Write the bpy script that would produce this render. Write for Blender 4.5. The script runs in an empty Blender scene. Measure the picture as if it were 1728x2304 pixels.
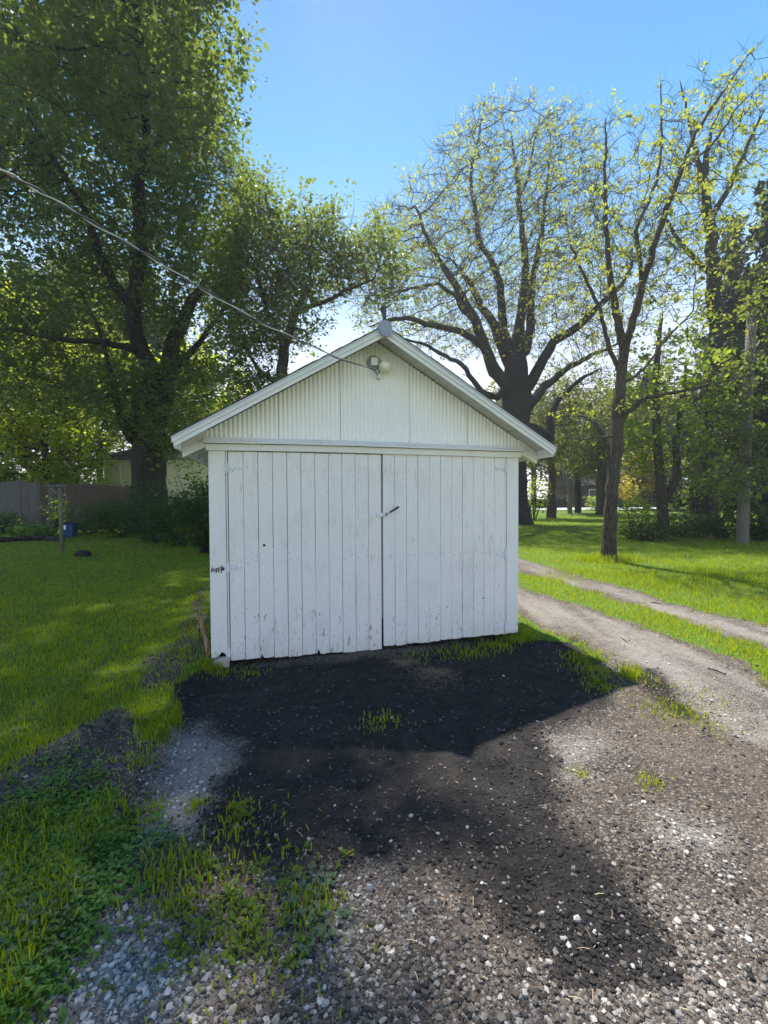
import bpy, bmesh, math, random
import numpy as np
from mathutils import Matrix, Vector

random.seed(7)
rng = np.random.default_rng(7)
sc = bpy.context.scene
COL = sc.collection

# ------------------------------------------------------------------ camera
PW, PH, F = 1728.0, 2304.0, 1020.0
CAM_H = 1.6
PITCH = math.atan((1152 - 1125) / F)
ROLL = math.radians(-0.3)
cam_data = bpy.data.cameras.new('camera')
cam = bpy.data.objects.new('camera', cam_data)
COL.objects.link(cam)
cam_data.sensor_fit = 'HORIZONTAL'
cam_data.sensor_width = 36.0
cam_data.lens = F / PW * 36.0
cam_data.clip_start = 0.05
cam_data.clip_end = 2000
RM = Matrix.Rotation(math.radians(90) - PITCH, 3, 'X') @ Matrix.Rotation(ROLL, 3, 'Z')
cam.matrix_world = Matrix.Translation((0, 0, CAM_H)) @ RM.to_4x4()
sc.camera = cam

# ------------------------------------------------------------------ light
SUN_EL = math.radians(63)
SUN_AZ = math.radians(-17)            # measured from +y towards +x: the sun stands ahead, a little to the left
sun_dir = Vector((math.sin(SUN_AZ) * math.cos(SUN_EL), math.cos(SUN_AZ) * math.cos(SUN_EL), math.sin(SUN_EL)))
GLARE_HAZE = 0.0011
SKY_GAIN, SKY_MIX = 3.7, 0.93
world = bpy.data.worlds.new('World')
sc.world = world
world.use_nodes = True
wn = world.node_tree
for n in list(wn.nodes):
    wn.nodes.remove(n)
sky = wn.nodes.new('ShaderNodeTexSky')
sky.sky_type = 'NISHITA'
sky.sun_disc = False
sky.sun_elevation = SUN_EL
sky.sun_rotation = SUN_AZ
sky.air_density = 1.0
sky.dust_density = 0.3
sky.ozone_density = 2.5
bg = wn.nodes.new('ShaderNodeBackground')
bg.inputs['Strength'].default_value = 0.15
out = wn.nodes.new('ShaderNodeOutputWorld')
# clear deep blue overhead paling evenly to the horizon, the same all round, mixed with the physical sky
tc = wn.nodes.new('ShaderNodeTexCoord'); sx = wn.nodes.new('ShaderNodeSeparateXYZ'); wn.links.new(tc.outputs['Generated'], sx.inputs[0])
rp = wn.nodes.new('ShaderNodeValToRGB'); wn.links.new(sx.outputs[2], rp.inputs[0])
SKY = [(0.0, (0.90, 0.89, 0.90)), (0.16, (0.84, 0.84, 0.86)), (0.30, (0.50, 0.60, 0.74)), (0.45, (0.17, 0.37, 0.61)), (0.60, (0.045, 0.245, 0.51)), (0.76, (0.001, 0.13, 0.39)), (1.0, (0.001, 0.10, 0.34))]
while len(rp.color_ramp.elements) < len(SKY): rp.color_ramp.elements.new(0.5)
for e, (p, c) in zip(rp.color_ramp.elements, SKY): e.position = p; e.color = (*c, 1)
sm = wn.nodes.new('ShaderNodeVectorMath'); sm.operation = 'SCALE'; sm.inputs['Scale'].default_value = SKY_GAIN
wn.links.new(rp.outputs[0], sm.inputs[0])
mx = wn.nodes.new('ShaderNodeMix'); mx.data_type = 'RGBA'; mx.inputs[0].default_value = SKY_MIX
wn.links.new(sky.outputs[0], mx.inputs[6]); wn.links.new(sm.outputs[0], mx.inputs[7])
wn.links.new(mx.outputs[2], bg.inputs['Color'])
wn.links.new(bg.outputs[0], out.inputs['Surface'])
sd = bpy.data.lights.new('sun', 'SUN')
sd.energy = 3.15
sd.angle = math.radians(0.8)
sd.color = (1.0, 0.95, 0.86)
sun = bpy.data.objects.new('sun', sd)
COL.objects.link(sun)
sun.rotation_euler = sun_dir.to_track_quat('Z', 'Y').to_euler()
sc.view_settings.view_transform = 'Standard'
sc.view_settings.look = 'None'
sc.view_settings.gamma = 1.0
sc.view_settings.use_curve_mapping = False
sc.view_settings.exposure = 1.72
sc.render.engine = 'CYCLES'
sc.cycles.max_bounces = 8
sc.cycles.transparent_max_bounces = 8
sc.cycles.transmission_bounces = 4

# ------------------------------------------------------------------ helpers
def tag(o, label=None, cat=None, group=None, kind=None):
    if label: o['label'] = label
    if cat: o['category'] = cat
    if group: o['group'] = group
    if kind: o['kind'] = kind
    return o

def empty(name, loc=(0, 0, 0), rz=0.0, parent=None):
    o = bpy.data.objects.new(name, None)
    COL.objects.link(o)
    o.location = loc
    o.rotation_euler = (0, 0, rz)
    o.empty_display_size = 0.2
    if parent: o.parent = parent
    return o

def obj_from(name, me, mat, parent=None):
    o = bpy.data.objects.new(name, me)
    if mat is not None:
        for m in (mat if isinstance(mat, (list, tuple)) else [mat]):
            me.materials.append(m)
    COL.objects.link(o)
    if parent: o.parent = parent
    return o

def np_mesh(name, V, Fc, smooth=False, face_attrs=None, vert_attrs=None):
    """V (n,3); Fc is one (m,k) array or a list of such arrays"""
    V = np.asarray(V, dtype=np.float32)
    if not isinstance(Fc, list): Fc = [Fc]
    Fc = [np.asarray(f, dtype=np.int32) for f in Fc if len(f)]
    me = bpy.data.meshes.new(name)
    me.vertices.add(len(V))
    me.vertices.foreach_set('co', V.ravel())
    nl = sum(f.size for f in Fc); nf = sum(len(f) for f in Fc)
    me.loops.add(nl)
    me.loops.foreach_set('vertex_index', np.concatenate([f.ravel() for f in Fc]))
    me.polygons.add(nf)
    tot = np.concatenate([np.full(len(f), f.shape[1], dtype=np.int32) for f in Fc])
    start = np.concatenate([[0], np.cumsum(tot)[:-1]]).astype(np.int32)
    me.polygons.foreach_set('loop_start', start)
    me.polygons.foreach_set('loop_total', tot)
    me.polygons.foreach_set('use_smooth', np.full(nf, bool(smooth)))
    for nm, a in (face_attrs or {}).items():
        at = me.attributes.new(nm, 'FLOAT', 'FACE')
        at.data.foreach_set('value', np.asarray(a, dtype=np.float32))
    for nm, a in (vert_attrs or {}).items():
        at = me.attributes.new(nm, 'FLOAT', 'POINT')
        at.data.foreach_set('value', np.asarray(a, dtype=np.float32))
    me.update(calc_edges=True)
    return me

def bm_obj(name, bm, mat, parent=None, bevel=0.0, smooth=False):
    if bevel > 0:
        bmesh.ops.bevel(bm, geom=list(bm.edges), offset=bevel, segments=1, affect='EDGES', clamp_overlap=True)
    bmesh.ops.recalc_face_normals(bm, faces=bm.faces)
    me = bpy.data.meshes.new(name)
    bm.to_mesh(me); bm.free()
    if smooth:
        for p in me.polygons: p.use_smooth = True
    return obj_from(name, me, mat, parent)

def add_box(bm, x0, x1, y0, y1, z0, z1, mtx=None):
    vs = [bm.verts.new((x, y, z)) for x in (x0, x1) for y in (y0, y1) for z in (z0, z1)]
    if mtx is not None:
        for v in vs: v.co = mtx @ v.co
    for f in ((0, 1, 3, 2), (4, 6, 7, 5), (0, 4, 5, 1), (2, 3, 7, 6), (0, 2, 6, 4), (1, 5, 7, 3)):
        bm.faces.new([vs[i] for i in f])
    return vs

def box(name, x0, x1, y0, y1, z0, z1, mat, parent=None, bevel=0.0):
    bm = bmesh.new(); add_box(bm, x0, x1, y0, y1, z0, z1)
    return bm_obj(name, bm, mat, parent, bevel)

def add_prism(bm, poly, y0, y1):
    """poly = [(x,z)...] extruded in y"""
    a = [bm.verts.new((p[0], y0, p[1])) for p in poly]
    b = [bm.verts.new((p[0], y1, p[1])) for p in poly]
    n = len(poly)
    bm.faces.new(a); bm.faces.new(b[::-1])
    for i in range(n):
        bm.faces.new((a[i], b[i], b[(i + 1) % n], a[(i + 1) % n]))

def prism(name, poly, y0, y1, mat, parent=None, bevel=0.0):
    bm = bmesh.new(); add_prism(bm, poly, y0, y1)
    return bm_obj(name, bm, mat, parent, bevel)

def tube_arrays(pts, rad, sides=6, cap=True, vbase=0):
    P = np.asarray(pts, dtype=float); n = len(P)
    r = np.broadcast_to(np.asarray(rad, dtype=float), (n,))
    T = np.gradient(P, axis=0)
    T /= (np.linalg.norm(T, axis=1, keepdims=True) + 1e-9)
    mean = np.abs(T.mean(axis=0))
    ref = np.array([0, 0, 1.0]) if mean[2] < 0.75 * np.linalg.norm(mean) else np.array([1.0, 0, 0])
    U = np.cross(T, ref); U /= (np.linalg.norm(U, axis=1, keepdims=True) + 1e-9)
    W = np.cross(T, U)
    a = np.linspace(0, 2 * math.pi, sides, endpoint=False)
    ring = P[:, None] + r[:, None, None] * (np.cos(a)[None, :, None] * U[:, None] + np.sin(a)[None, :, None] * W[:, None])
    V = ring.reshape(-1, 3)
    i = np.arange(n - 1)[:, None] * sides; j = np.arange(sides)[None]
    j2 = (j + 1) % sides
    Fq = np.stack([i + j, i + j2, i + sides + j2, i + sides + j], axis=-1).reshape(-1, 4) + vbase
    return V, Fq

def tube_obj(name, pts, rad, mat, parent=None, sides=8):
    V, Fq = tube_arrays(pts, rad, sides)
    P = np.asarray(pts, float)
    n = len(V)
    V = np.vstack([V, P[:1], P[-1:]])
    k = len(P)
    caps = []
    for j in range(sides):
        caps.append((n, (j + 1) % sides, j))
        caps.append((n + 1, (k - 1) * sides + j, (k - 1) * sides + (j + 1) % sides))
    me = np_mesh(name, V, [Fq, np.array(caps)], smooth=True)
    return obj_from(name, me, mat, parent)

# ---- numpy value noise
def _hash(ix, iy, s):
    n = (ix.astype(np.int64) * 374761393 + iy.astype(np.int64) * 668265263 + s * 69069) & 0x7fffffff
    n = ((n ^ (n >> 13)) * 1274126177) & 0x7fffffff
    return ((n ^ (n >> 16)) & 0xffff) / 65535.0

def vnoise(x, y, s=0):
    x = np.asarray(x, float); y = np.asarray(y, float)
    ix = np.floor(x); iy = np.floor(y); fx = x - ix; fy = y - iy
    fx = fx * fx * (3 - 2 * fx); fy = fy * fy * (3 - 2 * fy)
    ix = ix.astype(np.int64); iy = iy.astype(np.int64)
    a = _hash(ix, iy, s); b = _hash(ix + 1, iy, s); c = _hash(ix, iy + 1, s); d = _hash(ix + 1, iy + 1, s)
    return (a * (1 - fx) + b * fx) * (1 - fy) + (c * (1 - fx) + d * fx) * fy

def fbm(x, y, s=0, o=4):
    t = 0; a = 0.5; k = 0
    for i in range(o):
        t = t + a * vnoise(x * 2 ** i + 17.3 * i, y * 2 ** i + 5.1 * i, s + i); k += a; a *= 0.5
    return t / k - 0.5          # -0.5 .. 0.5

def base_h(x, y):
    y = np.asarray(y, float)
    t = np.clip(y - 9, 0, 60)
    return 0.014 * np.sqrt(t * t + 1.0) - 0.014 + 0 * x

# ---- photo pixel -> direction, used to measure the layout off the photograph
def ray(px, py):
    d = RM @ Vector(((px - PW / 2) / F, -(py - PH / 2) / F, -1))
    return np.array(d)

def at(px, py, D):
    d = ray(px, py)
    return np.array([d[0] / d[1] * D, D, CAM_H + d[2] / d[1] * D])

def gnd(px, py):
    d = ray(px, py); D = 5.0
    for _ in range(30):
        h = float(base_h(0, D))
        D = (CAM_H - h) / (-d[2]) * d[1]
        D = min(D, 200)
    return np.array([d[0] / d[1] * D, D, float(base_h(0, D))])

def gpoly(pts):
    return np.array([gnd(*p)[:2] if len(p) == 2 else p[:2] for p in pts])

def sdf(poly, x, y):
    """signed distance to polygon, negative inside"""
    P = np.asarray(poly, float); n = len(P)
    d = np.full(x.shape, 1e9); inside = np.zeros(x.shape, bool)
    for i in range(n):
        a = P[i]; b = P[(i + 1) % n]; e = b - a
        wx = x - a[0]; wy = y - a[1]
        t = np.clip((wx * e[0] + wy * e[1]) / (e @ e + 1e-12), 0, 1)
        d = np.minimum(d, np.hypot(wx - t * e[0], wy - t * e[1]))
        c = ((a[1] > y) != (b[1] > y))
        with np.errstate(divide='ignore', invalid='ignore'):
            xi = (b[0] - a[0]) * (y - a[1]) / (b[1] - a[1] + 1e-12) + a[0]
        inside ^= (c & (x < xi))
    return np.where(inside, -d, d)

# ------------------------------------------------------------------ materials
class NT:
    def __init__(s, name):
        s.m = bpy.data.materials.new(name); s.m.use_nodes = True
        s.t = s.m.node_tree; s.p = s.t.nodes['Principled BSDF']; s.out = s.t.nodes['Material Output']
        s.p.inputs['Specular IOR Level'].default_value = 0.3
    def n(s, ty, **kw):
        nd = s.t.nodes.new(ty)
        for k, v in kw.items():
            if k in nd.inputs: nd.inputs[k].default_value = v
            else: setattr(nd, k, v)
        return nd
    def l(s, a, b): s.t.links.new(a, b)
    def coord(s, scale=(1, 1, 1), src='Object'):
        c = s.n('ShaderNodeTexCoord'); mp = s.n('ShaderNodeMapping'); mp.inputs['Scale'].default_value = scale
        s.l(c.outputs[src], mp.inputs['Vector']); return mp.outputs[0]
    def noise(s, vec, scale, detail=4, rough=0.6):
        nd = s.n('ShaderNodeTexNoise'); nd.inputs['Scale'].default_value = scale
        nd.inputs['Detail'].default_value = detail; nd.inputs['Roughness'].default_value = rough
        s.l(vec, nd.inputs['Vector']); return nd.outputs['Fac']
    def vor(s, vec, scale, feature='F1', outp='Distance', rand=1.0):
        nd = s.n('ShaderNodeTexVoronoi'); nd.feature = feature; nd.inputs['Scale'].default_value = scale
        nd.inputs['Randomness'].default_value = rand
        s.l(vec, nd.inputs['Vector']); return nd.outputs[outp]
    def ramp(s, fac, stops, interp='LINEAR'):
        nd = s.n('ShaderNodeValToRGB'); cr = nd.color_ramp; cr.interpolation = interp
        while len(cr.elements) < len(stops): cr.elements.new(0.5)
        for e, (p, c) in zip(cr.elements, stops):
            e.position = p; e.color = (c, c, c, 1) if isinstance(c, (int, float)) else (*c, 1)
        s.l(fac, nd.inputs[0]); return nd.outputs[0]
    def mix(s, fac, a, b, mode='MIX'):
        nd = s.n('ShaderNodeMix', data_type='RGBA', blend_type=mode)
        for v, i in ((fac, 0), (a, 6), (b, 7)):
            if hasattr(v, 'node'): s.l(v, nd.inputs[i])
            elif i == 0: nd.inputs[0].default_value = v
            else: nd.inputs[i].default_value = (*v, 1)
        return nd.outputs[2]
    def math(s, op, a, b=None, clamp=False):
        nd = s.n('ShaderNodeMath', operation=op); nd.use_clamp = clamp
        for i, v in enumerate((a, b)):
            if v is None: continue
            if hasattr(v, 'node'): s.l(v, nd.inputs[i])
            else: nd.inputs[i].default_value = v
        return nd.outputs[0]
    def attr(s, name):
        nd = s.n('ShaderNodeAttribute'); nd.attribute_name = name; return nd.outputs['Fac']
    def bump(s, h, dist=0.01, strength=1.0):
        nd = s.n('ShaderNodeBump'); nd.inputs['Distance'].default_value = dist; nd.inputs['Strength'].default_value = strength
        s.l(h, nd.inputs['Height']); s.l(nd.outputs[0], s.p.inputs['Normal']); return nd.outputs[0]
    def col(s, c):
        if hasattr(c, 'node'): s.l(c, s.p.inputs['Base Color'])
        else: s.p.inputs['Base Color'].default_value = (*c, 1)
    def rough(s, v):
        if hasattr(v, 'node'): s.l(v, s.p.inputs['Roughness'])
        else: s.p.inputs['Roughness'].default_value = v

def mat_plain(name, c, rough=0.8, metal=0.0, var=0.15, scale=8.0):
    t = NT(name); v = t.coord()
    nz = t.noise(v, scale, 5)
    t.col(t.mix(nz, tuple(x * (1 - var) for x in c), tuple(min(1, x * (1 + var)) for x in c)))
    t.rough(rough); t.p.inputs['Metallic'].default_value = metal
    t.bump(t.noise(v, scale * 6, 3), 0.002, 0.5)
    return t.m

def mat_paint(name, c, peel=0.5, low_peel=True, wood=(0.22, 0.19, 0.165), streak=(9, 9, 1.1)):
    """old white paint over boards; chips to bare wood in streaks, more of them near the ground"""
    t = NT(name)
    v = t.coord(streak); v1 = t.coord()
    big = t.noise(v, 2.2, 3); fine = t.noise(t.coord((60, 60, 5)), 1.0, 6, 0.7)
    mid = t.noise(v, 6.0, 5, 0.65)
    col = t.mix(t.ramp(mid, [(0.35, 0), (0.7, 1)]), tuple(x * 0.93 for x in c), c)
    col = t.mix(t.ramp(big, [(0.5, 0), (0.75, 1)]), col, tuple(x * 0.92 for x in c))
    col = t.mix(t.ramp(t.noise(t.coord((3, 3, 2)), 1.0, 6, 0.75), [(0.52, 0), (0.75, 0.5)]), col, (0.55, 0.53, 0.50))
    # thin worn streaks
    worn = t.math('MULTIPLY', t.ramp(fine, [(0.50, 0), (0.64, 1)]), t.ramp(mid, [(0.5, 0), (0.62, 1)]))
    worn = t.math('MULTIPLY', worn, 0.9 * peel)
    worn = t.math('MULTIPLY', worn, t.ramp(t.noise(t.coord((2.2, 2.2, 1.2)), 1.0, 4, 0.6), [(0.48, 0.12), (0.62, 1)]))
    col = t.mix(worn, col, (0.36, 0.34, 0.32))
    if low_peel:
        g = t.n('ShaderNodeTexCoord'); sx = t.n('ShaderNodeSeparateXYZ'); t.l(g.outputs['Object'], sx.inputs[0])
        hgt = t.ramp(t.math('DIVIDE', sx.outputs[2], 2.2), [(0.0, 0.55), (0.05, 0.6), (0.2, 0.35), (0.5, 0.0)])
        chipn = t.noise(t.coord((26, 26, 8)), 1.0, 6, 0.75)
        thr = t.math('ADD', chipn, t.math('MULTIPLY', hgt, 0.17))
        chip = t.ramp(thr, [(0.69, 0), (0.72, 1)])
        col = t.mix(t.math('MULTIPLY', chip, 0.85), col, wood)
        grime = t.math('MULTIPLY', t.ramp(t.math('DIVIDE', sx.outputs[2], 2.2), [(-0.0, 1), (0.07, 0.25), (0.2, 0.0)]), t.ramp(mid, [(0.3, 0.2), (0.7, 1)]))
        col = t.mix(t.math('MULTIPLY', grime, 0.45), col, (0.42, 0.39, 0.29))
    t.col(col); t.rough(0.62)
    t.bump(t.math('ADD', t.math('MULTIPLY', fine, 0.6), mid), 0.0025, 0.6)
    return t.m

def mat_wood(name, c1, c2, streak=(14, 14, 1.5), rough=0.9, bump=0.006):
    t = NT(name); v = t.coord(streak)
    a = t.noise(v, 3.0, 6, 0.7); b = t.noise(t.coord(), 1.2, 3)
    col = t.mix(t.ramp(a, [(0.3, 0), (0.7, 1)]), c1, c2)
    col = t.mix(t.math('MULTIPLY', b, 0.5), col, tuple(x * 0.6 for x in c1))
    t.col(col); t.rough(rough); t.bump(a, bump, 0.8)
    return t.m

def mat_bark(name, c1, c2, sc_=3.0):
    t = NT(name)
    v = t.coord((1, 1, 0.18)); a = t.noise(v, 9 * sc_, 6, 0.75)
    w = t.vor(v, 7 * sc_, 'DISTANCE_TO_EDGE')
    b = t.noise(t.coord(), 1.0, 3)
    col = t.mix(t.ramp(a, [(0.32, 0), (0.68, 1)]), c1, c2)
    col = t.mix(t.ramp(w, [(0.0, 0.8), (0.25, 0)]), col, tuple(x * 0.35 for x in c1))
    col = t.mix(t.math('MULTIPLY', t.ramp(b, [(0.45, 0), (0.7, 1)]), 0.5), col, (c2[0] * 0.9, c2[1] * 1.15, c2[2] * 0.8))
    t.col(col); t.rough(0.95)
    t.bump(t.math('ADD', w, a), 0.05, 0.8)
    return t.m

def mat_leaf(name, dark, light, trans, tr=0.5, yellow=None):
    """tint: per-leaf random value; leaves let sunlight through"""
    t = NT(name)
    tint = t.attr('tint')
    clump = t.noise(t.coord((1, 1, 1)), 0.45, 3)
    f = t.math('ADD', t.math('MULTIPLY', tint, 0.6), t.math('MULTIPLY', t.ramp(clump, [(0.35, 0), (0.65, 1)]), 0.4))
    col = t.mix(f, dark, light)
    tcol = t.mix(f, tuple(x * 0.75 for x in trans), trans)
    if yellow:
        yf = t.ramp(tint, [(0.95, 0), (0.99, 0.8)])
        col = t.mix(yf, col, yellow); tcol = t.mix(yf, tcol, tuple(min(1, x * 1.5) for x in yellow))
    t.col(col); t.rough(0.5); t.p.inputs['Specular IOR Level'].default_value = 0.35
    tb = t.n('ShaderNodeBsdfTranslucent'); t.l(tcol, tb.inputs['Color'])
    ms = t.n('ShaderNodeMixShader'); ms.inputs[0].default_value = tr
    t.l(t.p.outputs[0], ms.inputs[1]); t.l(tb.outputs[0], ms.inputs[2]); t.l(ms.outputs[0], t.out.inputs['Surface'])
    return t.m

# ground: one recipe, blended by fields stored on the mesh (grass / black ground / pale gravel)
def mat_ground(name):
    t = NT(name)
    v = t.coord()
    black = t.attr('black'); pale = t.attr('pale'); grass = t.attr('grass')
    n1 = t.noise(v, 1.1, 6, 0.7); n2 = t.noise(v, 9, 6, 0.7); n3 = t.noise(v, 60, 4, 0.7)
    cell = t.vor(v, 46, outp='Color'); cd = t.vor(v, 46)
    cell2 = t.vor(v, 95, outp='Color'); cd2 = t.vor(v, 95)
    sep = t.n('ShaderNodeSeparateColor'); t.l(cell, sep.inputs[0])
    sep2 = t.n('ShaderNodeSeparateColor'); t.l(cell2, sep2.inputs[0])
    dirt = t.mix(t.ramp(n2, [(0.3, 0), (0.7, 1)]), (0.055, 0.040, 0.031), (0.125, 0.095, 0.075))
    dirt = t.mix(t.ramp(n1, [(0.42, 0), (0.6, 0.85)]), dirt, (0.040, 0.032, 0.027))
    peb = t.mix(sep.outputs[0], (0.10, 0.085, 0.07), (0.26, 0.225, 0.19))
    pebm = t.math('MULTIPLY', t.ramp(cd, [(0.30, 1), (0.55, 0)]), t.ramp(t.math('ADD', sep.outputs[1], t.math('MULTIPLY', pale, 0.5)), [(0.55, 0), (0.75, 1)]))
    col = t.mix(pebm, dirt, peb)
    peb2 = t.mix(sep2.outputs[0], (0.10, 0.082, 0.07), (0.26, 0.225, 0.19))
    pm2 = t.math('MULTIPLY', t.ramp(cd2, [(0.3, 1), (0.5, 0)]), t.ramp(t.math('ADD', sep2.outputs[1], t.math('MULTIPLY', pale, 0.6)), [(0.6, 0), (0.8, 1)]))
    col = t.mix(pm2, col, peb2)
    dust = t.mix(n3, (0.22, 0.20, 0.18), (0.42, 0.385, 0.345))
    col = t.mix(t.math('MULTIPLY', t.ramp(t.math('ADD', pale, t.math('MULTIPLY', t.math('SUBTRACT', n2, 0.5), 0.8)), [(0.45, 0), (0.95, 1)]), 0.5), col, dust)
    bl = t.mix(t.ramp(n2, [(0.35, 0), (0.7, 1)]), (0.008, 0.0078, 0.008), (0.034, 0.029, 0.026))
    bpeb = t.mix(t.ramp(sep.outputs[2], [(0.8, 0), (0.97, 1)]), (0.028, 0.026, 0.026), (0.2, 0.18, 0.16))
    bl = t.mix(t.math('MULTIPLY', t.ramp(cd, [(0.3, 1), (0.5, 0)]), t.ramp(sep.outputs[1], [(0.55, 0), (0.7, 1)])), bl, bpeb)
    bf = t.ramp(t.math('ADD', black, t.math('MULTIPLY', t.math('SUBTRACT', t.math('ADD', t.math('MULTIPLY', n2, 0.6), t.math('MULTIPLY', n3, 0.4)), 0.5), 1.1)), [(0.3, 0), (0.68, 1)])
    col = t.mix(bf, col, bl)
    gn = t.noise(v, 5, 5, 0.7)
    gcol = t.mix(gn, (0.050, 0.095, 0.008), (0.11, 0.19, 0.012))
    gcol = t.mix(t.ramp(t.noise(v, 0.5, 3), [(0.4, 0), (0.7, 0.6)]), gcol, (0.10, 0.17, 0.02))
    gf = t.ramp(t.math('ADD', grass, t.math('MULTIPLY', t.math('SUBTRACT', n2, 0.5), 0.7)), [(0.38, 0), (0.62, 1)])
    col = t.mix(gf, col, gcol)
    t.col(col); t.rough(0.92); t.p.inputs['Specular IOR Level'].default_value = 0.2
    h = t.math('ADD', t.math('MULTIPLY', t.ramp(cd, [(0, 1), (0.6, 0)]), 0.6), t.math('ADD', n2, t.math('MULTIPLY', n3, 0.4)))
    t.bump(h, 0.02, 0.9)
    return t.m

M = {}
M['door'] = mat_paint('white_door_paint', (0.86, 0.812, 0.765), 1.0)
M['post'] = mat_paint('white_post_paint', (0.85, 0.81, 0.765), 0.7)
M['trim'] = mat_paint('cream_trim_paint', (0.80, 0.785, 0.71), 0.8, False, streak=(1.2, 9, 9))
M['trimw'] = mat_paint('white_trim_paint', (0.74, 0.73, 0.71), 1.0, False, streak=(1.2, 9, 9))
M['ledge'] = mat_paint('ledge_paint', (0.70, 0.69, 0.69), 2.0, False, streak=(1.0, 9, 9))
M['soffit'] = mat_paint('soffit_paint', (0.62, 0.61, 0.58), 1.2, False, streak=(3, 3, 3))
M['gable'] = mat_plain('cream_metal_paint', (0.90, 0.88, 0.82), 0.5, 0.0, 0.04, 3)
M['metalw'] = mat_plain('white_painted_iron', (0.72, 0.73, 0.74), 0.5, 0.0, 0.1, 20)
M['dark'] = mat_plain('dark_gap', (0.015, 0.014, 0.013), 0.95)
M['nail'] = mat_plain('rusty_nail', (0.06, 0.05, 0.05), 0.7)
M['rubber'] = mat_plain('black_rubber', (0.015, 0.015, 0.02), 0.45)
M['steel'] = mat_plain('weathered_steel', (0.22, 0.22, 0.18), 0.5, 0.6)
M['grey'] = mat_plain('grey_zinc', (0.30, 0.31, 0.36), 0.6, 0.2)
M['greyw'] = mat_wood('raw_grey_wood', (0.24, 0.22, 0.20), (0.45, 0.42, 0.40))
M['shingle'] = mat_plain('asphalt_shingle', (0.07, 0.065, 0.06), 0.95, 0, 0.3, 40)
M['fence'] = mat_wood('grey_fence_wood', (0.085, 0.075, 0.07), (0.20, 0.18, 0.165), (10, 10, 1.0))
M['fencedark'] = mat_wood('dark_fence_wood', (0.06, 0.042, 0.034), (0.14, 0.10, 0.08), (10, 10, 1.0))
M['oldpole'] = mat_wood('old_pole_wood', (0.12, 0.105, 0.09), (0.26, 0.235, 0.20), (6, 6, 0.5))
M['mosspole'] = mat_wood('mossy_pole', (0.13, 0.125, 0.075), (0.24, 0.23, 0.14), (6, 6, 0.5))
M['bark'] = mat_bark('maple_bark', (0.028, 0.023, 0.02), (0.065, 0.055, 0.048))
M['barkoak'] = mat_bark('oak_bark', (0.03, 0.027, 0.026), (0.075, 0.068, 0.062))
M['barkbrown'] = mat_bark('brown_bark', (0.065, 0.048, 0.037), (0.14, 0.11, 0.085))
M['barkred'] = mat_bark('red_bark', (0.08, 0.045, 0.03), (0.17, 0.10, 0.065))
M['leafmaple'] = mat_leaf('maple_leaves', (0.042, 0.060, 0.026), (0.085, 0.115, 0.042), (0.30, 0.40, 0.05), 0.42)
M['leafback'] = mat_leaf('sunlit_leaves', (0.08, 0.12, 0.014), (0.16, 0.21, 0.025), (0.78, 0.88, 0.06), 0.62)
M['leafoak'] = mat_leaf('young_oak_leaves', (0.07, 0.10, 0.02), (0.17, 0.19, 0.03), (0.55, 0.60, 0.07), 0.5)
M['leafnew'] = mat_leaf('new_green_leaves', (0.05, 0.095, 0.015), (0.14, 0.20, 0.025), (0.45, 0.60, 0.05), 0.5)
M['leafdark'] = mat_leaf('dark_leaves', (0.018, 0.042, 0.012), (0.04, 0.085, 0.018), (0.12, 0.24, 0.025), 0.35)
M['leafolive'] = mat_leaf('olive_leaves', (0.045, 0.06, 0.018), (0.10, 0.12, 0.03), (0.32, 0.36, 0.06), 0.45)
M['leafyellow'] = mat_leaf('yellow_leaves', (0.22, 0.18, 0.02), (0.36, 0.31, 0.04), (0.8, 0.70, 0.08), 0.5)
M['needle'] = mat_leaf('spruce_needles', (0.012, 0.028, 0.014), (0.03, 0.055, 0.025), (0.05, 0.09, 0.03), 0.2)
M['grass'] = mat_leaf('grass_blades', (0.080, 0.135, 0.004), (0.20, 0.28, 0.008), (0.56, 0.64, 0.006), 0.45, yellow=(0.24, 0.20, 0.06))
M['weed'] = mat_leaf('weed_leaves', (0.05, 0.12, 0.018), (0.10, 0.21, 0.03), (0.26, 0.48, 0.04), 0.4)
M['weedgrey'] = mat_leaf('grey_weed_leaves', (0.06, 0.10, 0.05), (0.11, 0.17, 0.08), (0.15, 0.25, 0.08), 0.25)
M['ground'] = mat_ground('ground_cover')
M['bluebin'] = mat_plain('blue_plastic', (0.02, 0.055, 0.16), 0.5, 0, 0.1)
M['paper'] = mat_plain('white_paper', (0.8, 0.8, 0.8), 0.7, 0, 0.03)
M['siding'] = mat_plain('cream_siding', (0.62, 0.60, 0.47), 0.6, 0, 0.06, 1.5)
M['roofgrey'] = mat_plain('house_roof', (0.12, 0.11, 0.10), 0.9, 0, 0.3, 10)
M['glassdark'] = mat_plain('window_glass', (0.03, 0.035, 0.04), 0.08, 0, 0.1)
M['road'] = mat_plain('pale_road', (0.42, 0.41, 0.42), 0.85, 0, 0.1, 2)
M['brick'] = mat_plain('dark_brick', (0.10, 0.055, 0.045), 0.9, 0, 0.3, 12)

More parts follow.
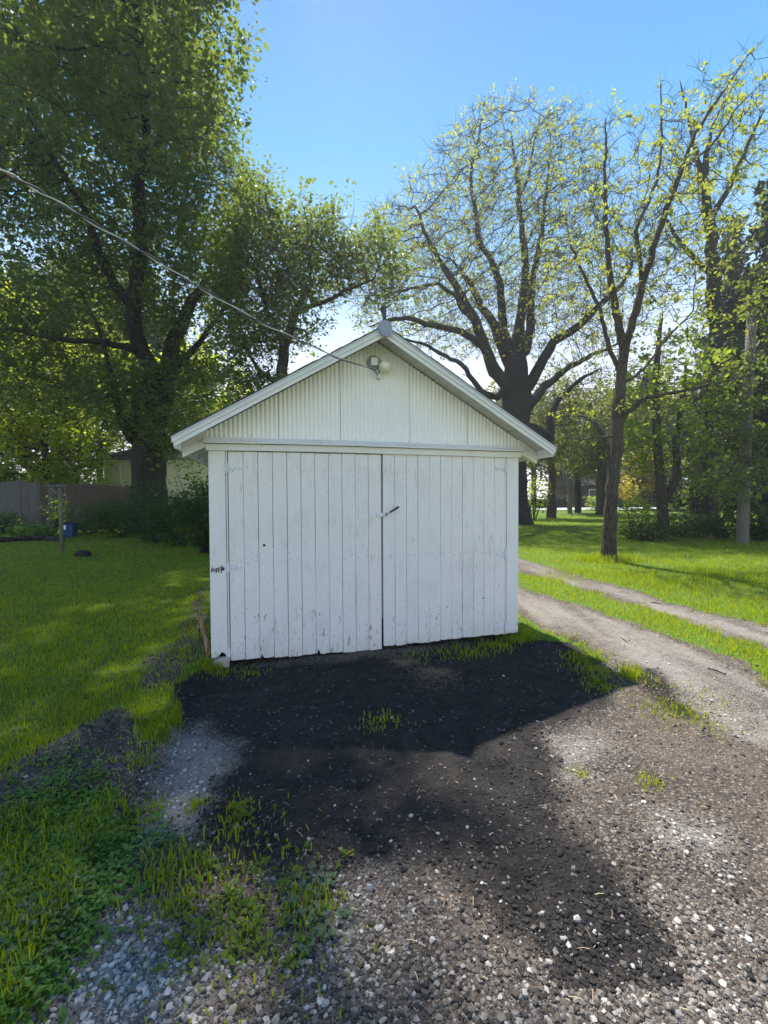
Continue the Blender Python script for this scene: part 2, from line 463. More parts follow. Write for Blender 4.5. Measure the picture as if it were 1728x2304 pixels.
def mat_stone():
    t = NT('gravel_stone'); ti = t.attr('tint')
    nz = t.noise(t.coord(), 60, 4)
    c = t.ramp(ti, [(0.0, (0.016, 0.015, 0.015)), (0.3, (0.026, 0.024, 0.022)), (0.5, (0.095, 0.078, 0.065)), (0.75, (0.20, 0.18, 0.16)), (1.0, (0.50, 0.47, 0.43))])
    c = t.mix(t.ramp(nz, [(0.4, 0), (0.7, 0.8)]), c, (0.62, 0.58, 0.54), 'MULTIPLY')
    t.col(c); t.rough(0.85); t.bump(nz, 0.002, 0.5); return t.m
M['stone'] = mat_stone()
def mat_straw():
    t = NT('dry_straw'); ti = t.attr('tint')
    t.col(t.ramp(ti, [(0, (0.12, 0.075, 0.045)), (0.5, (0.30, 0.20, 0.12)), (1, (0.50, 0.42, 0.25))])); t.rough(0.8); return t.m
M['straw'] = mat_straw()
def mat_wire():
    t = NT('wire_sheath'); t.col((0.09, 0.085, 0.09)); t.rough(0.6); return t.m
M['wire'] = mat_wire()
M['wirepale'] = mat_plain('pale_wire', (0.55, 0.54, 0.45), 0.5)

# ------------------------------------------------------------------ ground
yard_poly = gpoly([(481, 1482), (432, 1508), (398, 1545), (398, 1600), (375, 1650), (340, 1712), (262, 1785), (250, 1870),
                   (205, 1960), (150, 2040), (105, 2130), (62, 2230), (20, 2304), (-2.4, -5, 0), (4.1, -5, 0),
                   (1728, 1650), (1640, 1585), (1560, 1555), (1470, 1530), (1395, 1490), (1335, 1480), (1290, 1440), (1200, 1432),
                   (1163, 1422), (1163, 1395), (-0.2, 9.0, 0), (-2.0, 7.0, 0)])
rut1 = gpoly([(2.2, 14, 0), (2.7, 14, 0), (1164, 1320), (1220, 1338), (1324, 1372), (1394, 1397), (1498, 1435), (1650, 1490), (1728, 1540), (4.9, -5, 0), (3.9, -5, 0),
              (1728, 1655), (1560, 1560), (1400, 1490), (1317, 1442), (1254, 1412), (1164, 1362)])
rut2 = gpoly([(3.0, 18, 0), (3.7, 18, 0), (1164, 1256), (1237, 1275), (1307, 1296), (1394, 1320), (1498, 1355), (1603, 1383), (1728, 1407), (6.9, -5, 0), (6.2, -5, 0),
              (1728, 1455), (1603, 1407), (1498, 1376), (1429, 1355), (1345, 1331), (1265, 1303), (1164, 1282)])
mound = gpoly([(120, 1690), (250, 1620), (320, 1625), (330, 1680), (290, 1722), (170, 1745), (0, 1800), (0, 1770)])
mound2 = gpoly([(-60, 1830), (0, 1790), (155, 1738), (260, 1735), (300, 1745), (250, 1790), (160, 1800), (30, 1835)])
mound3 = gpoly([(458, 1310), (425, 1370), (395, 1440), (340, 1490), (300, 1540), (330, 1570), (400, 1530), (440, 1505), (480, 1475)])
grass_tongue = gpoly([(300, 1580), (350, 1560), (402, 1590), (372, 1640), (335, 1668), (310, 1660)])
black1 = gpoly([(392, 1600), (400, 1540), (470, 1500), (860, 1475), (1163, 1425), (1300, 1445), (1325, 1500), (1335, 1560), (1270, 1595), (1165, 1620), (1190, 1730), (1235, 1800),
                (1255, 1870), (1330, 1960), (1390, 2040), (1270, 2070), (1130, 1990), (1050, 1900), (960, 1850), (880, 1850), (690, 1880), (545, 1910), (530, 1800), (560, 1710), (590, 1640), (470, 1590)])  # black soil at the doors, with a dark tongue running down from it
black2 = gpoly([(1440, 2120), (1500, 2115), (1550, 2170), (1530, 2200), (1470, 2180)])
black3 = gpoly([(1420, 1490), (1480, 1500), (1540, 1560), (1600, 1600), (1540, 1600), (1450, 1540)])
pale_a = gpoly([(200, 2020), (330, 2010), (430, 2110), (480, 2304), (40, 2330), (110, 2170)])
pale_b = gpoly([(350, 1640), (450, 1600), (540, 1640), (545, 1720), (530, 1830), (420, 1860), (300, 1870), (262, 1840), (330, 1740)])
pale_c = gpoly([(1180, 1620), (1320, 1610), (1420, 1660), (1300, 1760), (1240, 1760), (1210, 1700)])
pale_d = gpoly([(1270, 2080), (1400, 2050), (1700, 1980), (1728, 2304), (1300, 2330), (1180, 2280), (1150, 2200)])
pale_e = gpoly([(560, 2304), (600, 2000), (760, 1910), (900, 1900), (940, 1960), (880, 2304)])
pale_f = gpoly([(1490, 1810), (1560, 1820), (1620, 1870), (1590, 1890), (1500, 1850)])

def field(poly, x, y, w=0.25, nz=0.25, s=1, f=2.0, off=0.0):
    d = sdf(poly, x, y) - off + nz * 2 * fbm(x * f, y * f, s)
    return np.clip(0.5 - d / w, 0, 1)

def fields(x, y):
    near = (np.abs(x) < 14) & (y < 22) & (y > -6)
    xs, ys = x[near], y[near]
    Z = {k: np.zeros(x.shape) for k in ('yard', 'rut', 'black', 'pale', 'mound')}
    Z['yard'][near] = field(yard_poly, xs, ys, 0.10, 0.10, 1, 3.0)
    Z['rut'][near] = np.maximum(field(rut1, xs, ys, 0.35, 0.16, 3, 3.4, off=.12), field(rut2, xs, ys, 0.35, 0.18, 4, 3.4, off=.11))
    Z['mound'][near] = np.maximum(0.8 * field(mound3, xs, ys, 0.3, 0.16, 9, 3, off=.02), 0) 
    Z['mound'][near] = np.maximum(Z['mound'][near], np.maximum(field(mound, xs, ys, 0.3, 0.12, 5, off=.10), field(mound2, xs, ys, 0.3, 0.12, 6, off=.08)) * (1 - field(grass_tongue, xs, ys, 0.1, 0.06, 8)))
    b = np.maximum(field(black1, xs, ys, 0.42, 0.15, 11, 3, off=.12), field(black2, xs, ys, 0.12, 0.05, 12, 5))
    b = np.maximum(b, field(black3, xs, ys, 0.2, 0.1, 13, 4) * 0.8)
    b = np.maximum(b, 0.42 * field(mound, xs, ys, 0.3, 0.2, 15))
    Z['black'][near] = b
    p = np.zeros(xs.shape)
    for i, (pl, k) in enumerate(((pale_a, 1.0), (pale_b, 1.0), (pale_c, 0.8), (pale_d, 0.7), (pale_e, 0.5), (pale_f, 1.0))):
        p = np.maximum(p, k * field(pl, xs, ys, 0.5, 0.2, 20 + i, 2.5))
    p = np.maximum(p, Z['rut'][near] * (0.74 + 0.9 * fbm(xs * 5, ys * 0.9, 28)))
    Z['pale'][near] = p
    Z['grass'] = np.clip(1 - np.maximum.reduce([Z['yard'], Z['rut'], Z['mound'] * 0.95]), 0, 1)
    return Z

def height(x, y, Z=None):
    x = np.asarray(x, float); y = np.asarray(y, float)
    if Z is None: Z = fields(np.atleast_1d(x), np.atleast_1d(y))
    h = base_h(x, y)
    nearw = np.clip((16 - np.hypot(x, y)) / 6, 0, 1)
    bare = np.maximum(Z['yard'], Z['rut'])
    h = h + nearw * (0.055 * fbm(x * 0.9, y * 0.9, 31) + 0.03 * fbm(x * 4, y * 4, 33) * (0.4 + bare))
    h = h - 0.055 * Z['yard'] - 0.03 * Z['rut'] + 0.09 * Z['mound'] * (0.6 + fbm(x * 5, y * 5, 35, 3))
    h = h + Z['black'] * 0.018 * fbm(x * 12, y * 12, 37, 3) * nearw
    return h

def axis(lo, hi, fine0, fine1, step, grow=1.12, maxs=12.0):
    a = list(np.arange(fine0, fine1, step))
    s = step; p = a[-1]
    while p < hi:
        s = min(s * grow, maxs); p += s; a.append(p)
    s = step; p = a[0]; left = []
    while p > lo:
        s = min(s * grow, maxs); p -= s; left.append(p)
    return np.array(left[::-1] + a)
gx = axis(-420, 420, -3.0, 3.6, 0.04, 1.11)
gy = axis(-120, 700, 1.1, 6.2, 0.04, 1.07)
GX, GY = np.meshgrid(gx, gy)
gxf, gyf = GX.ravel(), GY.ravel()
GZf = fields(gxf, gyf)
gz = height(gxf, gyf, GZf)
nx, ny = len(gx), len(gy)
ii = (np.arange(ny - 1)[:, None] * nx + np.arange(nx - 1)[None]).ravel()
quads = np.stack([ii, ii + 1, ii + nx + 1, ii + nx], axis=1)
fy_ = GZf['yard'][quads].mean(1); fr_ = GZf['rut'][quads].mean(1)
cls = np.where(fy_ > 0.5, 1, np.where(fr_ > 0.5, 2, 0))
for c, nm in ((0, 'lawn'), (1, 'gravel_driveway'), (2, 'dirt_track')):
    q = quads[cls == c]
    u, inv = np.unique(q.ravel(), return_inverse=True)
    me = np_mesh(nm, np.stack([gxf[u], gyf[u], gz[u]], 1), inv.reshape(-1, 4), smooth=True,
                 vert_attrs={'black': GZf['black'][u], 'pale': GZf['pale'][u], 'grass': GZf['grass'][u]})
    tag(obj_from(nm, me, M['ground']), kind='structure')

def hz(x, y):
    return float(height(np.array([x]), np.array([y]))[0])

# ------------------------------------------------------------------ scattered geometry
def rand_ground(n, D0, D1, px0=-80, px1=1808, power=2.0):
    """ground positions spread with a density that falls with distance"""
    u = rng.random(n)
    if power == 2.0:
        D = 1 / (1 / D0 + u * (1 / D1 - 1 / D0))
    else:
        D = np.exp(np.log(D0) + u * (np.log(D1 / D0)))
    xs = (rng.uniform(px0, px1, n) - 864) / F * D
    return xs, D

ICO_V = None
def ico():
    bm = bmesh.new(); bmesh.ops.create_icosphere(bm, subdivisions=1, radius=1)
    V = np.array([v.co[:] for v in bm.verts]); Fc = np.array([[v.index for v in f.verts] for f in bm.faces]); bm.free()
    return V, Fc
ICO_V, ICO_F = ico()
OCT_V = np.array([[1, 0, 0], [-1, 0, 0], [0, 1, 0], [0, -1, 0], [0, 0, 1], [0, 0, -1.]])
OCT_F = np.array([[0, 2, 4], [2, 1, 4], [1, 3, 4], [3, 0, 4], [2, 0, 5], [1, 2, 5], [3, 1, 5], [0, 3, 5]])

def scatter_solid(name, x, y, z, r, tint, BV, BF, mat, label, flat=0.6, kind='stuff'):
    n = len(x); nv = len(BV)
    W = BV[None] * (1 + 0.42 * rng.uniform(-1, 1, (n, nv, 1)))
    W = W * np.stack([rng.uniform(0.7, 1.3, n), rng.uniform(0.6, 1.0, n), rng.uniform(0.4, 0.9, n) * flat / 0.6], 1)[:, None]
    W = np.clip(W, -rng.uniform(0.35, 0.8, (n, 1, 3)), rng.uniform(0.35, 0.8, (n, 1, 3)))
    r = r * 1.25
    a = rng.uniform(0, 6.28, n); b = rng.normal(0, 0.3, n)
    ca, sa, cb, sb = np.cos(a), np.sin(a), np.cos(b), np.sin(b)
    X = W[..., 0] * cb[:, None] + W[..., 2] * sb[:, None]; Zz = -W[..., 0] * sb[:, None] + W[..., 2] * cb[:, None]
    Yy = W[..., 1]
    V = np.stack([X * ca[:, None] - Yy * sa[:, None], X * sa[:, None] + Yy * ca[:, None], Zz], -1) * r[:, None, None]
    V = V + np.stack([x, y, z], 1)[:, None]
    Fc = (BF[None] + (np.arange(n) * nv)[:, None, None]).reshape(-1, 3)
    me = np_mesh(name, V.reshape(-1, 3), Fc, face_attrs={'tint': np.repeat(tint, len(BF))})
    o = obj_from(name, me, mat)
    tag(o, label, None, None, kind)
    return o

def gravel():
    n = 130000
    x, y = rand_ground(n, 1.15, 13)
    Z = fields(x, y)
    big = fbm(x * 1.1, y * 1.1, 41)
    dens = Z['yard'] * (0.26 + 0.95 * Z['pale'] + 0.7 * big - 0.15 * Z['black'] * (y > 2.9)) + Z['rut'] * 0.35 + 0.25 * Z['mound']
    dens *= np.where((Z['black'] > .5) & (y > 3.5), 0.7, 1)
    k = rng.random(n) < dens
    x, y, big = x[k], y[k], big[k]; Z = {a: b[k] for a, b in Z.items()}
    n = len(x)
    r = np.clip(rng.lognormal(math.log(0.0056), 0.46, n), 0.0028, 0.017)
    t = np.clip(rng.beta(2.0, 2.0, n) * 0.72 + 0.10 + 0.42 * Z['pale'] * (1 - Z['black']), 0, 1)
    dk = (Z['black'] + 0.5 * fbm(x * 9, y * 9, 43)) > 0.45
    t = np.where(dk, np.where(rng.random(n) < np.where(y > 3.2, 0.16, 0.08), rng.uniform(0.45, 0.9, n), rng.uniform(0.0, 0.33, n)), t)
    t = np.where(rng.random(n) < 0.03, rng.uniform(0.85, 1.0, n), t)
    z = height(x, y, Z) + r * 0.05
    bigm = r > 0.0095
    scatter_solid('coarse_gravel', x[bigm], y[bigm], z[bigm], r[bigm], t[bigm], ICO_V, ICO_F, M['stone'], 'coarse grey and white gravel stones over the driveway')
    s = ~bigm
    scatter_solid('fine_gravel', x[s], y[s], z[s], r[s], t[s], OCT_V, OCT_F, M['stone'], 'fine dark and pale gravel chips over the driveway')
    # crumbly clods in the black ground and on the dug mounds
    n = 9000
    x, y = rand_ground(n, 1.3, 6.5)
    Z = fields(x, y)
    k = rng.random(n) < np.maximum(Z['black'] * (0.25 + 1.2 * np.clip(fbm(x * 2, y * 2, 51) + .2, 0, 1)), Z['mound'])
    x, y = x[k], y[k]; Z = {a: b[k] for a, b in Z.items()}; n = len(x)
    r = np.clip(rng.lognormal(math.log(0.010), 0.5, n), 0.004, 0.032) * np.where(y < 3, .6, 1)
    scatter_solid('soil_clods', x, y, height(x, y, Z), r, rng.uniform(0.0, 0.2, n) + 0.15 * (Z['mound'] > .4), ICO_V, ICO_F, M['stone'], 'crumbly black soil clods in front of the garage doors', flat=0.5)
gravel()

def blades(name, x, y, z, L, w, tint, mat, label, lean=0.45, seg2=False):
    n = len(x); a = rng.uniform(0, 6.28, n); la = rng.uniform(0, 6.28, n); ln = np.abs(rng.normal(0, lean, n))
    side = np.stack([np.cos(a), np.sin(a), np.zeros(n)], 1) * w[:, None] * 0.5
    B = np.stack([x, y, z], 1)
    dirv = np.stack([np.cos(la) * np.sin(ln), np.sin(la) * np.sin(ln), np.cos(ln)], 1)
    tip = B + dirv * L[:, None]; tip[:, 2] -= 0.15 * L * ln
    if not seg2:
        V = np.stack([B - side, B + side, tip], 1).reshape(-1, 3)
        Fc = np.arange(n * 3).reshape(-1, 3)
        me = np_mesh(name, V, Fc, face_attrs={'tint': tint})
    else:
        mid = B + dirv * L[:, None] * 0.55; mid[:, 2] += 0.12 * L
        V = np.stack([B - side, B + side, mid + side * 0.8, mid - side * 0.8, tip], 1).reshape(-1, 3)
        b0 = np.arange(n) * 5
        Q = np.stack([b0, b0 + 1, b0 + 2, b0 + 3], 1); T = np.stack([b0 + 3, b0 + 2, b0 + 4], 1)
        me = np_mesh(name, V, [Q, T], face_attrs={'tint': np.concatenate([tint, tint])})
    o = obj_from(name, me, mat); tag(o, label, kind='stuff'); return o

def inside_garage(x, y):
    c, s = math.cos(math.radians(15)), math.sin(math.radians(15))
    dx, dy = x + 1.733, y - 4.51
    u = dx * c + dy * s; v = -dx * s + dy * c
    return (u > 0.0) & (u < 3.434) & (v > 0.02) & (v < 5.5)

def grass():
    n = 330000
    x, y = rand_ground(n, 1.25, 34, power=1.0)
    Z = fields(x, y)
    pat = fbm(x * 1.5, y * 1.5, 61)
    dens = np.clip(Z['grass'] * 1.3 - 0.15, 0, 1)
    dens = np.where((x > 1.5) & (y < 13), dens * np.clip(0.72 + 2.2 * fbm(x * 2.0, y * 1.2, 66) + 0.12 * (x - y * .3), 0.08, 1), dens)
    dens = np.where((Z['grass'] > 0.3) & (x < -0.6) & (y < 5.2), dens * np.clip(0.62 + 1.2 * pat, 0.1, 1), dens)
    k = (rng.random(n) < dens) & ~inside_garage(x, y)
    x, y = x[k], y[k]; n = len(x); Z = {a: b[k] for a, b in Z.items()}
    z = height(x, y, Z)
    L = rng.uniform(0.025, 0.06, n) * (1 + 0.5 * (x > 2)) * (1 + 0.6 * fbm(x * 2, y * 2, 63))
    w = np.clip(0.0045 * (1 + y / 5.0), 0.0045, 0.03)
    blades('lawn_grass', x, y, z, L, w, np.clip(rng.random(n) * 0.7 + 0.3 + 0.7 * fbm(x * .8, y * .8, 64), 0, 1), M['grass'], 'short mown green grass of the lawn')
    # longer near grass: weedy corner at the left, tufts
    n = 13000
    x, y = rand_ground(n, 1.25, 5.0, -80, 900)
    Z = fields(x, y)
    k = rng.random(n) < np.clip(Z['grass'] * (0.5 + 1.5 * fbm(x * 3, y * 3, 65)), 0, 1)
    x, y = x[k], y[k]; n = len(x)
    blades('long_grass', x, y, height(x, y), rng.uniform(0.04, 0.10, n), rng.uniform(0.003, 0.006, n), rng.random(n), M['grass'], 'longer uncut grass at the driveway edge', 0.6, True)
grass()

def tufts(name, spots, label, mat='grass'):
    X, Y, L = [], [], []
    for px, py, rad, cnt, ln in spots:
        p = gnd(px, py)
        X.append(p[0] + rng.normal(0, rad, cnt)); Y.append(p[1] + rng.normal(0, rad, cnt)); L.append(rng.uniform(0.4, 1, cnt) * ln)
    X = np.concatenate(X); Y = np.concatenate(Y); L = np.concatenate(L); n = len(X)
    blades(name, X, Y, height(X, Y), L, rng.uniform(0.004, 0.008, n), rng.random(n), M[mat], label, 0.5, True)
tufts('grass_tufts', [(870, 1608, .06, 60, .06), (840, 1612, .08, 50, .05), (1335, 1500, .12, 320, .06), (1310, 1470, .10, 220, .06), (1350, 1530, .09, 160, .05),
                      (1420, 1510, .05, 300, .12), (1500, 1580, .14, 260, .05), (1560, 1600, .15, 220, .05), (1600, 1560, .10, 100, .05),
                      (930, 1470, .12, 60, .05), (1000, 1462, .14, 130, .06), (1060, 1455, .12, 200, .07), (1120, 1442, .1, 240, .08), (1170, 1430, .08, 400, .10),
                      (350, 1800, .06, 70, .07), (290, 1805, .05, 70, .07), (528, 1790, .05, 50, .05), (535, 1835, .05, 40, .05), (440, 1790, .03, 60, .07),
                      (380, 1960, .10, 120, .07), (430, 2000, .10, 110, .06), (470, 1910, .14, 80, .06), (560, 1870, .14, 60, .05), (600, 1960, .14, 60, .05), (400, 1930, .1, 120, .11), (650, 2080, .15, 120, .06), (520, 2130, .15, 120, .06), (420, 1420, .14, 180, .08), (445, 1350, .12, 200, .08),
                      (345, 1650, .06, 160, .07), (375, 1620, .06, 160, .07), (340, 1600, .07, 160, .06), (470, 1495, .05, 200, .1), (490, 1500, .08, 120, .06), (560, 1497, .1, 100, .05),
                      (440, 1440, .12, 160, .08), (410, 1480, .12, 160, .07), (700, 2010, .06, 120, .07), (1460, 1740, .05, 90, .04), (1300, 1720, .03, 30, .04)],
      'grass tufts sprouting through the gravel and soil')
tufts('tall_grass', [(1370, 1262, .30, 900, .28), (1330, 1262, .25, 500, .25), (1410, 1262, .25, 400, .25), (1420, 1300, .4, 500, .16), (1300, 1290, .4, 400, .15),
                     (1250, 1300, .4, 300, .12), (1500, 1320, .5, 500, .15), (1600, 1290, .5, 500, .18)], 'tall grass around the foot of the slim tree')

def leafy(name, spots, label, mat, size=(0.02, 0.04), up=0.4):
    """low broad-leaved weeds: bent 4-sided leaves in rosettes"""
    C, R = [], []
    for px, py, rad, cnt in spots:
        p = gnd(px, py)
        C.append(np.stack([p[0] + rng.normal(0, rad, cnt), p[1] + rng.normal(0, rad, cnt)], 1))
    C = np.concatenate(C); n0 = len(C)
    per = 4
    cx = np.repeat(C[:, 0], per); cy = np.repeat(C[:, 1], per); n = len(cx)
    z = height(cx, cy) + 0.003
    a = rng.uniform(0, 6.28, n); L = rng.uniform(*size, n); el = rng.uniform(0.1, 0.1 + 2 * up, n)
    d = np.stack([np.cos(a) * np.cos(el), np.sin(a) * np.cos(el), np.sin(el)], 1)
    s = np.stack([-np.sin(a), np.cos(a), np.zeros(n)], 1) * (L * rng.uniform(0.3, 0.45, n))[:, None]
    base = np.stack([cx, cy, z], 1) + d * (0.5 * L)[:, None] * rng.uniform(0.3, 1.6, (n, 1))
    m1 = base + d * (L * 0.55)[:, None]; m1[:, 2] += 0.004
    tip = base + d * (L * 1.25)[:, None]; tip[:, 2] -= 0.35 * L
    V = np.stack([base, m1 - s, tip, m1 + s, m1 + [0, 0, -0.004]], 1).reshape(-1, 3)
    b = np.arange(n) * 5
    T = np.concatenate([np.stack([b, b + 1, b + 4], 1), np.stack([b + 1, b + 2, b + 4], 1), np.stack([b + 2, b + 3, b + 4], 1), np.stack([b + 3, b, b + 4], 1)])
    me = np_mesh(name, V, T, face_attrs={'tint': np.tile(rng.random(n), 4)})
    o = obj_from(name, me, M[mat]); tag(o, label, kind='stuff'); return o
leafy('clover_patch', [(60, 1900, .22, 420), (130, 1960, .2, 420), (40, 2000, .2, 380), (180, 1900, .10, 120), (60, 1830, .22, 260), (130, 1850, .12, 140),
                       (100, 2040, .08, 100), (40, 2110, .12, 200), (50, 2200, .07, 90), (250, 1850, .08, 40), (0, 2260, .08, 90),
                       (60, 1560, .4, 160), (200, 1540, .4, 120), (20, 1650, .25, 100), (430, 1400, .15, 60), (440, 1340, .15, 60), (400, 1470, .15, 50)], 'broad clover and weed leaves in the lower left corner', 'weed', (0.018, 0.034))
leafy('plantain_weeds', [(90, 2030, .10, 40), (60, 2080, .10, 40), (130, 2080, .07, 20), (700, 2000, .04, 7), (715, 2060, .05, 9), (690, 2110, .04, 5), (20, 2150, .06, 20),
                         (350, 1860, .05, 12), (720, 1960, .04, 10)],
      'grey green plantain leaves at the gravel edge', 'weedgrey', (0.022, 0.038), 0.4)
leafy('seedlings', [(450, 1925, .05, 12), (580, 2010, .03, 3), (575, 2060, .03, 3), (545, 2120, .04, 5), (560, 2090, .04, 5), (600, 2060, .04, 3), (630, 2040, .03, 2), (650, 2110, .04, 4),
                    (440, 2090, .04, 10), (520, 2020, .05, 10), (540, 1820, .03, 12), (360, 1650, .04, 18), (380, 1600, .04, 16), (320, 1620, .05, 14), (1320, 1480, .05, 40), (1345, 1520, .05, 40),
                    (470, 2040, .12, 18), (600, 1990, .12, 12), (520, 1960, .12, 16), (640, 1940, .10, 6), (700, 2090, .05, 4), (760, 1895, .03, 3)],
      'bright green seedlings sprouting in the bare soil', 'leafnew', (0.02, 0.036), 0.5)

def straws(name, spots, label, dark=1.0):
    X, Y = [], []
    for px, py, rad, cnt in spots:
        p = gnd(px, py); X.append(p[0] + rng.normal(0, rad, cnt)); Y.append(p[1] + rng.normal(0, rad, cnt))
    X = np.concatenate(X); Y = np.concatenate(Y); n = len(X); z = height(X, Y) + 0.006
    a = rng.uniform(0, 6.28, n); L = rng.uniform(0.012, 0.05, n); w = rng.uniform(0.0007, 0.0016, n)
    d = np.stack([np.cos(a), np.sin(a), rng.normal(0, .12, n)], 1); s = np.stack([-np.sin(a), np.cos(a), np.zeros(n)], 1) * w[:, None]
    B = np.stack([X, Y, z], 1); E = B + d * L[:, None]; Mi = (B + E) / 2 + [0, 0, 0.004]
    V = np.stack([B - s, B + s, Mi + s, Mi - s, E + s, E - s], 1).reshape(-1, 3); b = np.arange(n) * 6
    Q = np.concatenate([np.stack([b, b + 1, b + 2, b + 3], 1), np.stack([b + 3, b + 2, b + 4, b + 5], 1)])
    o = obj_from(name, np_mesh(name, V, Q, face_attrs={'tint': np.tile(rng.random(n) * dark, 2)}), M['straw']); tag(o, label, kind='stuff')
straws('dry_straw', [(905, 1482, .07, 500), (920, 1478, .10, 260), (985, 1505, .10, 600), (960, 1512, .13, 360), (880, 1470, .06, 120)], 'reddish dry straw scattered before the right door', 0.55)
straws('loose_debris', [(1500, 1500, .6, 380), (1600, 1700, .7, 300), (800, 1700, 1.0, 140), (1200, 1950, .8, 140), (400, 2100, .6, 120), (1400, 1420, .5, 160), (250, 1720, .4, 300)],
       'loose dead grass and twig bits on the bare ground')

# ------------------------------------------------------------------ garage
W_ = 3.434; DEP = 5.6; MID = W_ / 2
Z_CORN = 2.36; SL = 0.585; ALPHA = math.atan(SL); OH = 0.26; OV = 0.35
def ztop(u): return Z_CORN + SL * (MID - abs(u - MID))
TC = 1 / math.cos(ALPHA)            # perpendicular thickness -> vertical thickness
garage = tag(empty('garage', (-1.733, 4.51, 0), math.radians(15)), 'small white wooden garage with double plank doors and a corrugated gable', 'garage')

def interior():
    bm = bmesh.new()
    add_box(bm, 0.16, W_ - 0.16, 0.09, 0.12, 0.0, 2.3)  # near-black sheet: the unlit inside painted behind the door gaps
    return bm_obj('shade_backing', bm, M['dark'], garage)
interior()
# side and back walls, lapped siding
def siding_wall(name, along, fixed, lo, hi, top, mat, outward, parent, step=0.115, z0=0.0):
    bm = bmesh.new(); z = z0
    while z < top - 0.01:
        z1 = min(z + step, top)
        if along == 'y':
            a = [(fixed, lo, z), (fixed, hi, z), (fixed, hi, z1), (fixed, lo, z1)]
            o = [(fixed + outward * .016, lo, z), (fixed + outward * .016, hi, z), (fixed + outward * .004, hi, z1), (fixed + outward * .004, lo, z1)]
        else:
            a = [(lo, fixed, z), (hi, fixed, z), (hi, fixed, z1), (lo, fixed, z1)]
            o = [(lo, fixed + outward * .016, z), (hi, fixed + outward * .016, z), (hi, fixed + outward * .004, z1), (lo, fixed + outward * .004, z1)]
        va = [bm.verts.new(p) for p in a]; vo = [bm.verts.new(p) for p in o]
        bm.faces.new(va); bm.faces.new(vo[::-1])
        for i in range(4): bm.faces.new((va[i], vo[i], vo[(i + 1) % 4], va[(i + 1) % 4]))
        z = z1
    return bm_obj(name, bm, mat, parent)
siding_wall('side_wall', 'y', 0.012, 0.02, DEP, 2.28, M['post'], -1, garage)
siding_wall('side_wall', 'y', W_ - 0.012, 0.02, DEP, 2.28, M['post'], 1, garage)
siding_wall('back_wall', 'x', DEP - 0.03, 0.0, W_, 2.28, M['post'], 1, garage)
prism('back_gable', [(0, 2.281), (W_, 2.281), (MID, ztop(MID) - 0.08)], DEP - 0.05, DEP - 0.03, M['gable'], garage)

def ragged(u0, u1, z0, z1, n=5, amp=0.006, notch=None, side=0.0012):
    pts = []
    for i in range(n + 1):
        t = i / n; u = u0 + (u1 - u0) * t
        pts.append((u, z0 + random.uniform(-amp, amp)))
    if notch:
        for (a, b, h) in notch:
            pts = [p for p in pts if not (a <= p[0] <= b)] + [(a, z0), ((a + b) / 2 - (b - a) * .15, z0 + h), ((a + b) / 2 + (b - a) * .2, z0 + h * .7), (b, z0 + .004)]
        pts.sort(key=lambda p: p[0])
    right = [(u1 + random.uniform(-side, side), z0 + (z1 - z0) * k) for k in (0.3, 0.6)]
    left = [(u0 + random.uniform(-side, side), z0 + (z1 - z0) * k) for k in (0.6, 0.3)]
    return pts + right + [(u1, z1), (u0, z1)] + left

# corner posts
def post(u0, u1, notch):
    bm = bmesh.new(); add_prism(bm, ragged(u0, u1, 0.035 if u0 < 1 else 0.012, 2.098, 6, 0.008, notch), -0.028, 0.0)
    return bm_obj('corner_board', bm, M['post'], garage, 0.002)
post(-0.004, 0.152, [(0.06, 0.15, 0.05)])
post(3.285, W_ + 0.002, None)
# jambs beside the doors
box('door_jamb', 0.156, 0.172, -0.014, 0.08, -0.02, 2.098, M['post'], garage, 0.0015)
box('door_jamb', 3.262, 3.281, -0.016, 0.08, 0.0, 2.098, M['post'], garage, 0.0015)
box('door_head_stop', 0.175, 3.259, -0.006, 0.05, 2.101, 2.150, M['trim'], garage, 0.0015)
bm = bmesh.new(); add_prism(bm, [(-0.01, -0.07), (0.165, -0.07), (0.165, 0.033), (0.1, 0.03), (0.04, 0.016), (-0.01, -0.01)], -0.06, 0.02)
bm_obj('footing_block', bm, mat_plain('old_concrete', (0.42, 0.38, 0.32), 0.95, 0, 0.2, 20), garage, 0.006)
# rotten patch on the left corner board: splintered bare wood
bm = bmesh.new()
for i in range(28):
    u = random.uniform(0.005, 0.145); z = 0.905 + 0.22 * (u - 0.005) * random.uniform(-.2, 1) + random.gauss(0, 0.016)
    l = random.uniform(0.012, 0.05); w = random.uniform(0.0015, 0.005)
    add_box(bm, u - w, u + w, -0.0305, -0.0275, z - l / 2, z + l / 2, Matrix.Translation((0, 0, 0)))
tag(bm_obj('rotten_splinters', bm, M['nail'], garage), kind='stuff')

# header: frieze, cap ledge
def hdr(name, u0, u1, y0, y1, za, zb, m):
    n = 16; bm = bmesh.new(); rows = []
    for i in range(n + 1):
        u = u0 + (u1 - u0) * i / n; s = 0.006 * math.sin(u * 1.4) + random.uniform(-.0012, .0012)
        rows.append([bm.verts.new(p) for p in ((u, y0, za + s), (u, y1, za + s), (u, y1, zb + s), (u, y0, zb + s + random.uniform(-.001, .001)))])
    for a, b in zip(rows, rows[1:]):
        for k in range(4): bm.faces.new((a[k], b[k], b[(k + 1) % 4], a[(k + 1) % 4]))
    bm.faces.new(rows[0]); bm.faces.new(rows[-1][::-1])
    return bm_obj(name, bm, m, garage)
hdr('header_frieze', -0.025, W_ + 0.025, -0.055, 0.0, 2.098, 2.162, M['trim'])
hdr('header_mould', -0.045, W_ + 0.05, -0.095, 0.0, 2.166, 2.188, M['trimw'])
hdr('header_ledge', -0.04, W_ + 0.045, -0.085, 0.0, 2.191, 2.222, M['ledge'])

